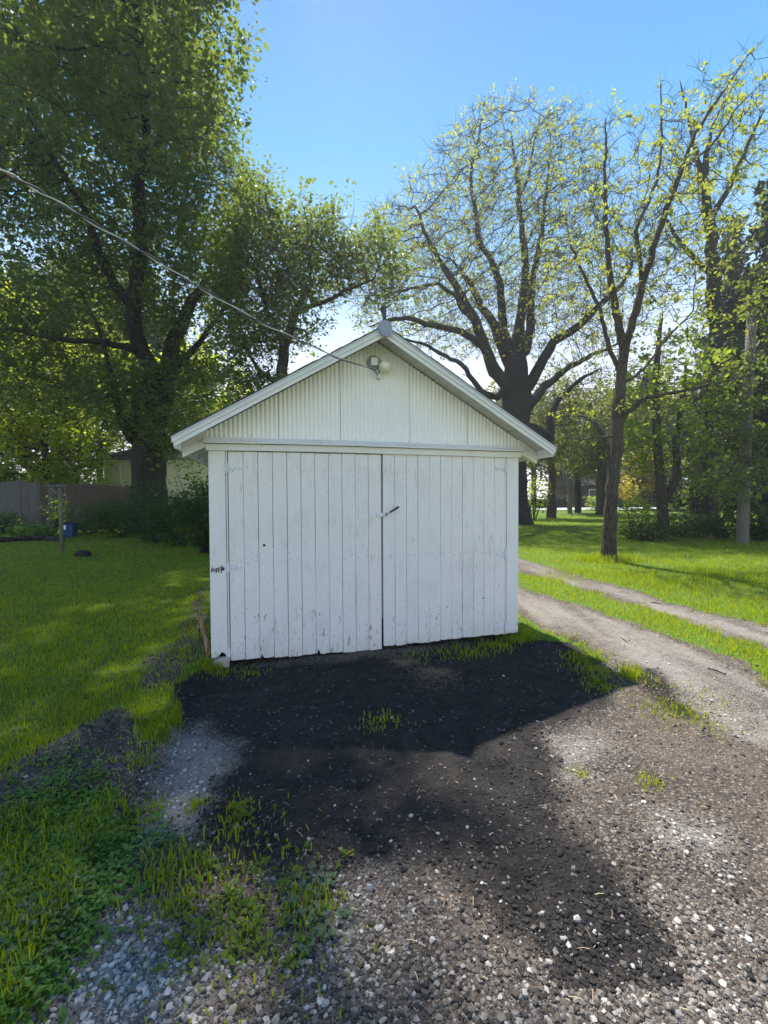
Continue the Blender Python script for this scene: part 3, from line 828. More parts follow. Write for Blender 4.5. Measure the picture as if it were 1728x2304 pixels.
# double doors
def door(name, u0, u1, n, zb0, zb1, zt, notches, holes, label, hinge_left):
    d = empty(name, (0, 0, 0), 0, garage)
    w = (u1 - u0) / n
    for i in range(n):
        a = u0 + i * w + 0.0020; b = u0 + (i + 1) * w - 0.0020
        zb = zb0 + (zb1 - zb0) * (i + .5) / n + random.uniform(-0.006, 0.006)
        nt = [t_[1:] for t_ in notches if t_[0] == i]
        bm = bmesh.new(); dy = random.uniform(-0.003, 0.003)
        add_prism(bm, ragged(a, b, zb, zt + random.uniform(-.002, .002), 5, 0.006, nt or None, 0.0018), -0.024 + dy, 0.0)
        bm_obj('plank', bm, M['door'], d, 0.0022)
    for z in (0.14, 0.98, 1.86):                      # ledgers behind
        box('door_ledger', u0 + 0.02, u1 - 0.02, 0.002, 0.03, z, z + 0.12, M['greyw'], d)
    bm = bmesh.new()
    for z in (0.17, 0.985, 1.915):
        for i in range(n):
            for k in (0.24, 0.76):
                if random.random() < 0.08: continue
                c = Vector((u0 + (i + k + random.uniform(-.06, .06)) * w, -0.0268, z + random.uniform(-.022, .022)))
                bmesh.ops.create_cone(bm, cap_ends=True, segments=6, radius1=0.0042, radius2=0.0036, depth=0.003, matrix=Matrix.Translation(c) @ Matrix.Rotation(math.pi / 2, 4, 'X'))
    for _ in range(34):
        c = Vector((random.uniform(u0 + .03, u1 - .03), -0.0268, random.uniform(0.05, 1.95)))
        bmesh.ops.create_cone(bm, cap_ends=True, segments=6, radius1=0.004, radius2=0.0036, depth=0.003, matrix=Matrix.Translation(c) @ Matrix.Rotation(math.pi / 2, 4, 'X'))
    tag(bm_obj('nail_heads', bm, M['nail'], d), kind='stuff')
    # drips and knots: small raised paint blisters
    bm = bmesh.new()
    for _ in range(14):
        c = Vector((random.uniform(u0 + .05, u1 - .05), -0.0262, random.uniform(0.25, 1.7)))
        r = random.uniform(0.008, 0.016)
        bmesh.ops.create_circle(bm, cap_ends=False, segments=12, radius=r, matrix=Matrix.Translation(c) @ Matrix.Rotation(math.pi / 2, 4, 'X'))
    me = bm; geom = bmesh.ops.extrude_edge_only(me, edges=list(me.edges))
    for v in [g for g in geom['geom'] if isinstance(g, bmesh.types.BMVert)]:
        v.co.y -= 0.0008; 
    tag(bm_obj('knot_rings', bm, M['door'], d), kind='stuff')
    for (u, z, r) in holes:
        bm = bmesh.new(); bmesh.ops.create_cone(bm, cap_ends=True, segments=20, radius1=r, radius2=r, depth=0.004, matrix=Matrix.Translation((u, -0.0262, z)) @ Matrix.Rotation(math.pi / 2, 4, 'X'))
        bm_obj('drilled_hole', bm, M['dark'], d)
    return d
ld = door('plank_door', 0.178, 1.757, 11, -0.012, -0.040, 2.094, [(2, 0.472, 0.500, 0.05), (6, 1.046, 1.082, 0.055)], [(0.518, 1.145, 0.013)], '', True)
rd = door('plank_door', 1.776, 3.258, 11, -0.012, 0.008, 2.104, [], [(2.42, 0.30, 0.006), (2.98, 0.45, 0.009)], '', False)
ld['label'] = 'left plank door with a drilled round hole and ragged foot'
rd['label'] = 'right plank door with flaking paint near its foot'
box('centre_stop', 1.7575, 1.7755, -0.004, 0.02, 0.30, 2.092, M['greyw'], garage)

def hinge(par, uj, z, direction, length=0.15):
    h = empty('strap_hinge', (0, 0, 0), 0, par)
    s = direction
    bm = bmesh.new()
    P = [(uj + s * 0.012, z - 0.022), (uj + s * length, z - 0.010), (uj + s * (length + .012), z), (uj + s * length, z + 0.010), (uj + s * 0.012, z + 0.022)]
    if s < 0: P = P[::-1]
    add_prism(bm, P, -0.0315, -0.0272); o1 = bm_obj('hinge_strap', bm, M['metalw'], h, 0.001)
    a, b = sorted((uj - s * 0.030, uj - s * 0.004))
    box('hinge_leaf', a, b, -0.0325, -0.0285, z - 0.055, z + 0.055, M['metalw'], h, 0.001)
    bm = bmesh.new(); bmesh.ops.create_cone(bm, cap_ends=True, segments=10, radius1=0.007, radius2=0.007, depth=0.1, matrix=Matrix.Translation((uj + s * 0.004, -0.034, z)))
    bm_obj('hinge_barrel', bm, M['metalw'], h)
    bm = bmesh.new()
    for (du, dz) in ((0.03, 0.012), (0.03, -0.012), (0.075, 0), (0.12, 0)):
        bmesh.ops.create_cone(bm, cap_ends=True, segments=6, radius1=0.0035, radius2=0.003, depth=0.003, matrix=Matrix.Translation((uj + s * du, -0.0325, z + dz)) @ Matrix.Rotation(math.pi / 2, 4, 'X'))
    for dz in (-.035, 0.01, .04):
        bmesh.ops.create_cone(bm, cap_ends=True, segments=6, radius1=0.0035, radius2=0.003, depth=0.003, matrix=Matrix.Translation((uj - s * 0.017, -0.0338, z + dz)) @ Matrix.Rotation(math.pi / 2, 4, 'X'))
    tag(bm_obj('hinge_screws', bm, M['nail'], h), kind='stuff')
for z in (1.93, 0.93, 0.075): hinge(garage, 0.168, z, 1)
for z in (1.965, 0.95, 0.09): hinge(garage, 3.270, z, -1, 0.13)
# hasp across the two doors
hasp = empty('hasp', (0, 0, 0), 0, garage)
prism('hasp_plate', [(1.700, 1.415), (1.752, 1.415), (1.752, 1.460), (1.700, 1.460)], -0.032, -0.0275, M['metalw'], hasp, 0.001)
prism('hasp_strap', [(1.712, 1.419), (1.765, 1.419), (1.800, 1.432), (1.835, 1.440), (1.845, 1.452), (1.835, 1.466), (1.790, 1.462), (1.712, 1.459)], -0.040, -0.0355, M['metalw'], hasp, 0.001)
tube_obj('staple', [(1.808, -0.027, 1.432), (1.808, -0.058, 1.434), (1.808, -0.062, 1.446), (1.808, -0.058, 1.458), (1.808, -0.027, 1.460)], 0.0035, M['steel'], hasp, 6)
box('hasp_base', 1.784, 1.838, -0.0345, -0.0275, 1.415, 1.478, M['metalw'], hasp, 0.001)

# gable: corrugated sheets
def corr_panel(u0, u1, dy):
    n = int((u1 - u0) / 0.0056); us = np.linspace(u0, u1, n)
    zb = 2.218; ys = -0.018 + dy + 0.0062 * np.cos(us * 2 * math.pi / 0.0445)
    top = np.array([ztop(min(max(u, 0.0), W_)) - 0.052 * TC for u in us])
    rows = []
    for k in (0, 1):
        z = np.full(n, zb) if k == 0 else np.maximum(top, zb + 0.01)
        rows.append(np.stack([us, ys, z], 1))
    fr = np.concatenate(rows); bk = fr + [0, 0.0035, 0]
    V = np.concatenate([fr, bk]); i = np.arange(n - 1)
    q = [np.stack([i, i + 1, i + 1 + n, i + n], 1)]
    q.append(np.stack([2 * n + i, 2 * n + i + n, 2 * n + i + 1 + n, 2 * n + i + 1], 1))
    q.append(np.stack([i, i + 2 * n, i + 1 + 2 * n, i + 1], 1))
    q.append(np.stack([n + i, n + i + 1, 3 * n + i + 1, 3 * n + i], 1))
    q.append(np.array([[0, n, 3 * n, 2 * n], [n - 1, 3 * n - 1, 4 * n - 1, 2 * n - 1]]))
    me = np_mesh('corrugated_panel', V, np.concatenate(q))
    obj_from('corrugated_panel', me, M['gable'], garage)
for k, (a, b) in enumerate(((-0.035, 0.673), (0.677, 1.314), (1.318, 2.088), (2.092, 2.775), (2.7795, W_ + 0.02))):
    corr_panel(a, b, 0.0 if k % 2 else -0.0035)
bm = bmesh.new()
for z_ in (2.25, 2.62, 2.98):
    for u_ in np.arange(0.05, W_ - .03, 0.178):
        if z_ < ztop(u_) - 0.1 and random.random() < .85:
            bmesh.ops.create_cone(bm, cap_ends=True, segments=6, radius1=0.004, radius2=0.003, depth=0.004, matrix=Matrix.Translation((u_ + random.uniform(-.01, .01), -0.027, z_ + random.uniform(-.012, .012))) @ Matrix.Rotation(math.pi / 2, 4, 'X'))
tag(bm_obj('gable_nails', bm, M['grey'], garage), kind='stuff')
prism('gable_backing', [(0.02, 2.2), (W_ - 0.02, 2.2), (W_ - 0.02, ztop(W_ - .02) - .07), (MID, ztop(MID) - .07), (0.02, ztop(.02) - .07)], 0.01, 0.03, M['dark'], garage)

# roof: per slope, planks seen from below, shingles on top, rake boards, eave fascia, rafter tails
def slope_poly(u_a, u_b, d0, d1):
    """cross-section between two u's, d0..d1 perpendicular depth below the top plane"""
    return [(u_a, ztop(u_a) - d0 * TC), (u_b, ztop(u_b) - d0 * TC), (u_b, ztop(u_b) - d1 * TC), (u_a, ztop(u_a) - d1 * TC)]
for side in (-1, 1):
    def U(t): return MID + side * t            # t = horizontal distance from the ridge
    half = MID + OH
    nb = 15; wv = half / nb
    rf = empty('roof_slope', (0, 0, 0), 0, garage)
    ts = np.linspace(0.004, half + 0.02, 40)
    prism('shingles', [(U(t), ztop(U(t)) + random.uniform(-.004, .006)) for t in ts] + [(U(t), ztop(U(t)) - 0.014 * TC) for t in ts[::-1]], -OV - 0.012, DEP + 0.3, M['shingle'], rf)
    for i in range(nb):
        a = max(i * wv + 0.0022, 0.012); b = (i + 1) * wv - 0.0022
        if b > half - 0.025: b = half - 0.022
        dd = random.uniform(-0.0015, 0.0015)
        y0 = -OV + 0.024
        if side > 0 and i == nb - 3:
            a += 0.012
        prism('roof_board', slope_poly(U(a), U(b), 0.018, 0.040 + dd), y0, DEP + 0.28, M['soffit'], rf, 0.0012)
    # rake boards
    prism('rake_drip_edge', slope_poly(U(0.03), U(half + 0.022), 0.0155, 0.0215), -OV - 0.018, -OV + 0.023, M['metalw'], rf)
    def wavy(t0, t1, d0, d1, amp):
        n = 14; top = []; bot = []
        for k in range(n + 1):
            t = t0 + (t1 - t0) * k / n
            top.append((U(t), ztop(U(t)) - d0 * TC)); bot.append((U(t), ztop(U(t)) - (d1 + random.uniform(-amp, amp)) * TC))
        return top + bot[::-1]
    prism('rake_upper_board', wavy(0.0 + 0.005, half + 0.018, 0.0225, 0.062, 0.0006), -OV - 0.004, -OV + 0.0215, M['trimw'], rf)
    prism('rake_lower_board', wavy(0.0 + 0.005, half + 0.002, 0.0632, 0.098, 0.0016), -OV + 0.005, -OV + 0.022, M['trim'], rf)
    # eave fascia
    uo, ui = U(half), U(half - 0.02)
    z1 = ztop(uo) - 0.020 * TC
    prism('eave_fascia', [(ui, z1), (uo, z1), (uo, z1 - 0.105), (ui, z1 - 0.105)], -OV + 0.0225, DEP + 0.27, M['trimw'], rf, 0.0015)
    # cornice return in the wall plane
    ua = U(MID + 0.012); ub = U(half - 0.0225)
    def zr(u, d): return ztop(u) - d * TC
    prism('cornice_return', [(ua, zr(ua, 0.044)), (ub, zr(ub, 0.044)), (ub, zr(ub, 0.044) - 0.055), (ua, zr(ua, 0.044) - 0.09)], -0.030, 0.0, M['trim'], rf, 0.0015)
    ua2 = U(MID + 0.028)
    prism('cornice_return_lower', [(ua2, zr(ua2, 0.044) - 0.089), (ub, zr(ub, 0.044) - 0.058), (ub, zr(ub, 0.044) - 0.145), (ua2, zr(ua2, 0.044) - 0.165)], -0.050, 0.0, M['trim'], rf, 0.0015)
    for yk in (0.55, 1.1, 1.7, 2.3, 2.9, 3.5, 4.1, 4.7, 5.3):
        ux = U(MID + 0.02)
        prism('rafter_tail', [(ux, zr(ux, 0.0425)), (ub, zr(ub, 0.0425)), (ub, zr(ub, 0.0425) - 0.075), (ux, zr(ux, 0.0425) - 0.11)], yk, yk + 0.045, M['trimw'], rf)
# ridge cap and its end disc
bm = bmesh.new(); zr_ = ztop(MID)
P = [(MID + 0.075 * math.cos(a), zr_ - 0.035 + 0.075 * math.sin(a)) for a in np.linspace(-0.35, math.pi + 0.35, 9)]
add_prism(bm, P, -OV - 0.03, DEP + 0.3); bm_obj('ridge_cap', bm, M['grey'], garage, 0.002)
bm = bmesh.new()
P = [(MID + 0.004 + 0.070 * math.cos(a + .2) , zr_ - 0.065 + 0.070 * math.sin(a + .2)) for a in np.linspace(0, 2 * math.pi, 9)[:-1]]
add_prism(bm, P, -OV - 0.045, -OV - 0.0305); bm_obj('ridge_end_disc', bm, M['grey'], garage, 0.003)
# ridge ornament: dark upright knob, head turned left, tapering stem
orn = empty('ridge_finial', (MID, -OV + 0.02, zr_ + 0.03), 0, garage); orn.scale = (1.0, .8, .78)
prof = [(0.012, 0.0), (0.014, 0.03), (0.016, 0.055), (0.022, 0.09), (0.028, 0.13), (0.030, 0.165), (0.027, 0.195), (0.020, 0.212), (0.008, 0.220)]
V, Fq = tube_arrays([(0.005 * math.sin(z * 20) - 0.006 * (z > .1), 0, z) for r, z in prof], [r for r, z in prof], 10)
obj_from('finial_body', np_mesh('finial_body', V, Fq, smooth=True), mat_plain('dark_finial', (0.07, 0.065, 0.06), 0.8), orn)
bm = bmesh.new(); bmesh.ops.create_cone(bm, cap_ends=True, segments=8, radius1=0.012, radius2=0.001, depth=0.03, matrix=Matrix.Translation((-0.038, 0, 0.178)) @ Matrix.Rotation(-math.pi / 2 - .35, 4, 'Y'))
bm_obj('finial_point', bm, M['nail'], orn)
bm = bmesh.new(); bmesh.ops.create_cone(bm, cap_ends=True, segments=8, radius1=0.05, radius2=0.014, depth=0.05, matrix=Matrix.Translation((0, 0, 0.0)))
bm_obj('finial_foot', bm, M['grey'], orn)

# gable light: round base, box, globe, insulator
gl = empty('gable_light', (0, 0, 0), 0, garage)
gl['label'] = 'round cream globe lamp and grey box under the ridge'
def disc(name, u, y, z, r, d, mat, seg=20):
    bm = bmesh.new(); bmesh.ops.create_cone(bm, cap_ends=True, segments=seg, radius1=r, radius2=r * 0.96, depth=d, matrix=Matrix.Translation((u, y, z)) @ Matrix.Rotation(math.pi / 2, 4, 'X'))
    return bm_obj(name, bm, mat, gl, 0.0015)
UL = MID
disc('mount_plate', UL - 0.035, -0.034, 3.075, 0.080, 0.014, M['grey'])
box('junction_box', UL - 0.078, UL - 0.005, -0.095, -0.042, 3.035, 3.115, M['gable'], gl, 0.004)
bm = bmesh.new(); bmesh.ops.create_uvsphere(bm, u_segments=20, v_segments=12, radius=0.062, matrix=Matrix.Translation((UL + 0.055, -0.135, 3.015)) @ Matrix.Scale(0.9, 4, (0, 0, 1)))
bm_obj('globe', bm, mat_plain('cream_glass', (0.85, 0.80, 0.62), 0.3, 0, 0.03), gl, smooth=True)
bm = bmesh.new(); bmesh.ops.create_cone(bm, cap_ends=True, segments=16, radius1=0.040, radius2=0.032, depth=0.05, matrix=Matrix.Translation((UL + 0.03, -0.085, 3.045)) @ Matrix.Rotation(math.pi / 2 + .3, 4, 'X'))
bm_obj('lamp_holder', bm, M['grey'], gl)
tube_obj('conduit', [(UL + 0.02, -0.035, 2.99), (UL + 0.015, -0.06, 2.96), (UL + 0.02, -0.055, 2.93), (UL + 0.01, -0.035, 2.90)], 0.008, M['grey'], gl)
bm = bmesh.new(); bmesh.ops.create_uvsphere(bm, u_segments=10, v_segments=8, radius=0.02, matrix=Matrix.Translation((UL + 0.012, -0.065, 2.925)) @ Matrix.Scale(1.4, 4, (0, 0, 1)))
bm_obj('insulator', bm, M['gable'], gl, smooth=True)
garage_m = Matrix.Translation((-1.733, 4.51, 0)) @ Matrix.Rotation(math.radians(15), 4, 'Z')

# rod stuck through the hasp
pin = tag(empty('lock_bar', garage_m @ Vector((1.808, -0.062, 1.446)), math.radians(15)), 'short black rubber handled bar stuck through the door hasp', 'bar')
tube_obj('bar_shank', [(-0.012, 0.02, -0.01), (0.01, -0.012, 0.006), (0.035, -0.014, 0.022)], 0.005, M['steel'], pin, 8)
tube_obj('bar_grip', [(0.034, -0.014, 0.020), (0.040, -0.014, 0.024), (0.046, -0.014, 0.027), (0.118, -0.016, 0.070), (0.128, -0.016, 0.077), (0.134, -0.016, 0.080)], [0.007, 0.011, 0.0095, 0.011, 0.0115, 0.006], M['rubber'], pin, 10)

# overhead service cable
att = garage_m @ Vector((UL + 0.006, -0.07, 2.925))
def px_of(p):
    q = RM.transposed() @ (Vector(p) - Vector((0, 0, CAM_H)))
    return q.x / -q.z * F + PW / 2, -q.y / -q.z * F + PH / 2
ax_, ay_ = px_of(att); Da = att.y
cab_px = [(ax_, ay_), (838, 829), (800, 820), (762, 806), (700, 778), (640, 751), (590, 727), (530, 694), (455, 650), (400, 617), (330, 572), (250, 527), (180, 484), (110, 443), (50, 408), (0, 380), (-80, 333), (-200, 262)]
pts = []
for (x, y) in cab_px:
    t = (ax_ - x) / ax_
    D = 1 / (1 / Da * (1 - t) + 1 / 2.1 * t)
    pts.append(at(x, y, D))
pts[0] = np.array(att)
pts = np.array(pts)
wire = tag(empty('service_cable', tuple(att)), 'drooping twisted power cable running from the gable lamp to upper left', 'cable')
fin = np.concatenate([np.linspace(pts[i], pts[i + 1], 6, endpoint=False) for i in range(len(pts) - 1)] + [pts[-1:]]) - np.array(att)
k = np.arange(len(fin)); amp = np.clip(k / 12, 0, 1) * 0.007
off = np.stack([np.sin(k * .55), np.cos(k * .55) * 0, np.cos(k * .55)], 1) * amp[:, None]
tube_obj('black_conductor', fin + off, 0.0055, M['wire'], wire, 6)
tube_obj('bare_conductor', fin - off, 0.0035, M['wirepale'], wire, 6)

# dead branch leaning beside the left corner
p0 = gnd(472, 1478); p1 = at(452, 1395, p0[1] - 0.02)
br = tag(empty('broken_branch', tuple(p0)), 'short broken reddish branch standing against the left garage corner', 'branch')
pv = np.array([(0, 0, -0.05), (p1 - p0) * 0.45 + [0.0, 0, 0], (p1 - p0) * 0.62 + [-0.004, 0, 0], p1 - p0, (p1 - p0) * 1.08 + [-0.01, 0, 0.005]])
tube_obj('branch_stem', pv, [0.028, 0.025, 0.018, 0.024, 0.013], mat_wood('split_red_wood', (0.16, 0.06, 0.035), (0.60, 0.42, 0.28), (20, 20, 3)), br, 8)
tube_obj('side_twig', [(p1 - p0) * 0.6, (p1 - p0) * 0.75 + [0.05, 0.0, 0.02]], [0.006, 0.003], M['straw'], br, 5)

# ------------------------------------------------------------------ trees
def densify(pts, rad, step):
    P = [np.asarray(p, float) for p in pts]; outp = [P[0]]; outr = [rad[0]]
    for a, b, ra, rb in zip(P, P[1:], rad, rad[1:]):
        n = max(1, int(round(np.linalg.norm(b - a) / step)))
        for i in range(1, n + 1):
            t = i / n; outp.append(a + (b - a) * t); outr.append(ra + (rb - ra) * t)
    return outp, outr

def grow_tree(limbs, attractors, step, di, dk, r_tip, rs, iters=90, up=0.05, wig=0.25, expo=2.3, max_nodes=9000):
    """limbs: list of (points, radii, root) with root None for the trunk or the index of the limb it leaves (nearest node);
    the free ends then grow towards the attractor points (space colonisation)"""
    pos, par, rmin = [], [], []
    for li, (pts, rad, root) in enumerate(limbs):
        P, R = densify(pts, rad, step)
        if root is None:
            prev = -1
        else:
            q = np.array(pos); prev = int(np.argmin(((q - P[0]) ** 2).sum(1))); P, R = P[1:], R[1:]
        for k, (p, r) in enumerate(zip(P, R)):
            p = p + rs.normal(0, 1, 3) * step * 0.06 * min(1, k / 2)
            pos.append(p); par.append(prev); rmin.append(r); prev = len(pos) - 1
    n0 = len(pos)
    pos = np.array(pos + [[0, 0, 0]] * max_nodes, float); par = par; n = n0
    A = np.asarray(attractors, float)
    nd = np.full(len(A), 1e9); ni = np.zeros(len(A), int)
    for s in range(0, n, 400):
        e = min(n, s + 400)
        d = np.sqrt(((A[:, None] - pos[None, s:e]) ** 2).sum(-1)); j = d.argmin(1); dm = d[np.arange(len(A)), j]
        m = dm < nd; nd[m] = dm[m]; ni[m] = j[m] + s
    nch = np.zeros(len(pos), int)
    alive = nd > dk
    for it in range(iters):
        act = alive & (nd < di)
        if not act.any(): break
        idx = ni[act]; v = A[act] - pos[idx]; v /= (np.linalg.norm(v, axis=1, keepdims=True) + 1e-9)
        un, inv = np.unique(idx, return_inverse=True)
        S = np.zeros((len(un), 3)); np.add.at(S, inv, v)
        ok = nch[un] < 3
        un, S = un[ok], S[ok]
        if len(un) == 0: break
        S /= (np.linalg.norm(S, axis=1, keepdims=True) + 1e-9)
        S += rs.normal(0, wig, S.shape); S[:, 2] += up
        S /= (np.linalg.norm(S, axis=1, keepdims=True) + 1e-9)
        new = pos[un] + S * step
        if n + len(new) > len(pos): break
        pos[n:n + len(new)] = new; par += list(un); nch[un] += 1
        for s in range(0, len(new), 400):
            e = min(len(new), s + 400)
            al = np.where(alive)[0]
            d = np.sqrt(((A[al][:, None] - new[None, s:e]) ** 2).sum(-1)); j = d.argmin(1); dm = d[np.arange(len(al)), j]
            m = dm < nd[al]; nd[al[m]] = dm[m]; ni[al[m]] = j[m] + n + s
        n += len(new)
        alive &= nd > dk
    pos = pos[:n]; par = np.array(par[:n])
    rp = np.zeros(n); ch = [[] for _ in range(n)]
    for i in range(n - 1, -1, -1):
        if not ch[i]: rp[i] = r_tip ** expo
        else: rp[i] = sum(rp[c] for c in ch[i])
        if par[i] >= 0: ch[par[i]].append(i)
    r = rp ** (1 / expo)
    r[:n0] = np.maximum(r[:n0], rmin)
    for i in range(n0): 
        if par[i] >= 0 : r[i] = min(r[i], max(r[par[i]], rmin[i]))
    return pos, par, r, ch

def wood_mesh(name, pos, par, r, ch, flare=None):
    Vs, Fs, base = [], [], 0
    stack = [(i, -1) for i in range(len(pos)) if par[i] < 0]
    while stack:
        i, p = stack.pop()
        chain = [i]
        while ch[chain[-1]]:
            c = sorted(ch[chain[-1]], key=lambda k: -r[k])
            for o in c[1:]: stack.append((o, chain[-1]))
            chain.append(c[0])
        P = [pos[k] for k in chain]; R = [r[k] for k in chain]
        if p >= 0:
            P = [pos[p]] + P; R = [min(r[p], R[0] * 1.15)] + R
        else:
            P = [P[0] - np.array([0, 0, 0.3])] + P; R = [R[0] * 1.0] + R
        if len(P) < 2: continue
        R = np.array(R); R[-1] *= 0.35
        if len(R) > 4:
            R[1:-1] = (R[:-2] + 2 * R[1:-1] + R[2:]) / 4
        m = R.max(); sides = 28 if m > .3 else 9 if m > 0.12 else 6 if m > .04 else 4 if m > .018 else 3
        V, Fq = tube_arrays(P, R, sides, vbase=base)
        if m > 0.12:                       # uneven bark outline
            c = np.repeat(np.array(P), sides, axis=0)
            f = 1 + 0.20 * (vnoise(V[:, 0] * 5 + V[:, 1] * 3, V[:, 2] * 1.3, 5) - 0.5) + 0.06 * (vnoise(V[:, 0] * 17 + V[:, 1] * 13, V[:, 2] * 2.5, 6) - 0.5)
            V = c + (V - c) * f[:, None]
        Vs.append(V); Fs.append(Fq); base += len(V)
    return np_mesh(name, np.concatenate(Vs), np.concatenate(Fs), smooth=True)

def leaf_mesh(name, C, size, rs, spread, per, flat=0.5, aspect=0.55, droop=0.0):
    n = len(C) * per
    P = np.repeat(C, per, axis=0) + rs.normal(0, 1, (n, 3)) * spread
    nrm = rs.normal(0, 1, (n, 3)); nrm[:, 2] = np.abs(nrm[:, 2]) + flat; nrm /= np.linalg.norm(nrm, axis=1, keepdims=True)
    a = rs.normal(0, 1, (n, 3)); a -= (a * nrm).sum(1, keepdims=True) * nrm; a /= (np.linalg.norm(a, axis=1, keepdims=True) + 1e-9)
    a[:, 2] -= droop
    b = np.cross(nrm, a)
    L = (size * rs.lognormal(-0.05, 0.32, n))[:, None]
    V = np.stack([P - a * L * .5, P + b * L * aspect * .6 + nrm * L * .10, P + a * L * .6, P - b * L * aspect * .6 + nrm * L * .10], 1).reshape(-1, 3)
    Fq = np.arange(n * 4).reshape(-1, 4)
    clump = np.repeat(rs.random(len(C)), per)
    tint = np.clip(clump * 0.5 + rs.random(n) * 0.5, 0, 1)
    return np_mesh(name, V, Fq, face_attrs={'tint': tint})

def ell(n, c, rad, rs, hollow=0.0):
    v = rs.normal(0, 1, (n, 3)); v /= np.linalg.norm(v, axis=1, keepdims=True)
    u = rs.uniform(hollow ** 3, 1, n) ** (1 / 3)
    return np.asarray(c) + v * u[:, None] * np.asarray(rad)

def tree(name, label, cat_group, limbs, attr, bark, leafm, seed, step, di, dk, r_tip, leaf, per, spread, twig_r, keep=1.0, tw=2, twl=0.6, pts_per=2, twmesh=True,
         flat=0.5, patch=0.22, droop=0.0, up=0.05, wig=0.25, leafz=None, aspect=0.55, cat='tree', expo=2.3, max_nodes=9000):
    rs = np.random.default_rng(seed)
    pos, par, r, ch = grow_tree(limbs, attr, step, di, dk, r_tip, rs, up=up, wig=wig, expo=expo, max_nodes=max_nodes)
    org = np.array(limbs[0][0][0], float)
    root = tag(empty(name, tuple(org)), label, cat, cat_group)
    me = wood_mesh('trunk', pos - org, par, r, ch)
    obj_from('trunk', me, bark, root)
    tips = np.where(r < twig_r)[0]
    nt = len(tips) * tw
    src = np.repeat(tips, tw); base = pos[src]
    pd = pos[src] - pos[np.maximum(par[src], 0)]; pd /= (np.linalg.norm(pd, axis=1, keepdims=True) + 1e-9)
    d = pd * 0.7 + rs.normal(0, 0.75, (nt, 3)); d[:, 2] += up * 3; d /= np.linalg.norm(d, axis=1, keepdims=True)
    L = (twl * rs.uniform(0.45, 1.2, nt))[:, None]
    m = base + d * L * .5 + rs.normal(0, .08, (nt, 3)) * L; e = base + d * L + rs.normal(0, .14, (nt, 3)) * L; e[:, 2] += up * L[:, 0]
    if twmesh:
        u = np.cross(d, rs.normal(0, 1, (nt, 3))); u /= (np.linalg.norm(u, axis=1, keepdims=True) + 1e-9); w = np.cross(d, u)
        rr = np.minimum(r[src], r_tip * 0.8)[:, None]
        ring = lambda P, q: np.stack([P + (u * math.cos(a) + w * math.sin(a)) * rr * q for a in (0, 2.09, 4.19)], 1)
        V = np.concatenate([ring(base, 1.0), ring(m, .75), e[:, None]], 1).reshape(-1, 3) - org
        b = np.arange(nt)[:, None] * 7
        Q = np.concatenate([b + np.array([k, (k + 1) % 3, 3 + (k + 1) % 3, 3 + k]) for k in range(3)])
        Tt = np.concatenate([b + np.array([3 + k, 3 + (k + 1) % 3, 6]) for k in range(3)])
        obj_from('twigs', np_mesh('twigs', V, [Q, Tt]), bark, root)
    kk = rs.random((nt, pts_per)) 
    kk = np.sqrt(kk[..., None]) * .85 + .18
    C = np.where(kk < .5, base[:, None] + (m - base)[:, None] * kk * 2, m[:, None] + (e - m)[:, None] * (kk * 2 - 1)).reshape(-1, 3)
    if keep < 1:
        pk = np.repeat(rs.random(nt) < keep, pts_per); C = C[pk]
    # patchiness: drop leaves in some pockets so the sky shows through
    g = vnoise(C[:, 0] * 0.9 + C[:, 1] * .5, C[:, 2] * 0.9, seed) 
    C = C[g > patch]
    if len(C):
        obj_from('crown', leaf_mesh('crown', C - org, leaf, rs, spread, per, flat, aspect, droop), leafm, root)
    root['_n'] = len(C) * per
    
    del root['_n']
    return root

def A(px, py, D, dz=0): return at(px, py, D)
def limb(pxs, rads, D, root=0, dD=None):
    n = len(pxs)
    if dD is None: dD = [0] * n
    if np.isscalar(dD): dD = list(np.linspace(0, dD, n))
    return ([at(x, y, D + d) for (x, y), d in zip(pxs, dD)], list(rads), root)
def R(px, D): return px / F * D

# --- big maple at the left
D = 19.0
b0 = gnd(333, 1196); D = b0[1]
T = [([b0 + [0, 0, 0.0], at(334, 1150, D), at(336, 1080, D), at(338, 1010, D), at(345, 960, D), at(366, 900, D), at(376, 840, D), at(390, 770, D), at(425, 690, D), at(470, 620, D - 1)],
      [1.0, .84, .77, .80, .55, .46, .40, .34, .25, .12], None),
     limb([(330, 1000), (312, 950), (318, 905), (338, 865), (345, 830), (318, 790), (303, 740), (300, 690), (312, 600), (316, 510), (310, 420), (290, 310), (276, 190), (268, 60), (262, -60)],
          [.50, .46, .40, .34, .33, .33, .32, .31, .30, .28, .25, .20, .16, .11, .06], D, 0, -2.0),
     limb([(320, 1010), (292, 985), (270, 940), (258, 880), (240, 800), (215, 720)], [.25, .2, .17, .14, .1, .06], D, 0, -2.5),
     limb([(318, 790), (280, 780), (230, 770), (170, 765), (110, 760), (20, 740)], [.18, .15, .13, .10, .08, .05], D - .8, 1, -3.0),
     limb([(376, 840), (410, 810), (450, 770), (500, 700), (540, 640)], [.22, .18, .14, .1, .05], D, 0, 2.0),
     limb([(300, 690), (255, 640), (220, 560), (190, 470), (120, 360), (60, 240)], [.22, .2, .17, .13, .09, .05], D - 1, 1, -2.0),
     limb([(310, 420), (350, 330), (390, 240), (410, 130)], [.16, .13, .1, .05], D - 1.6, 1, 1.0),
     ([at(310, 420, D - 1.6), (-8.3, 16.3, 14.5), (-7.4, 14.2, 16.2), (-6.4, 12.2, 16.6), (-5.2, 10.8, 16.8)], [.16, .14, .12, .08, .04], 1),
     limb([(345, 860), (300, 880), (200, 900), (110, 890)], [.16, .13, .1, .05], D, 0, 3.0)]
rs = np.random.default_rng(101)
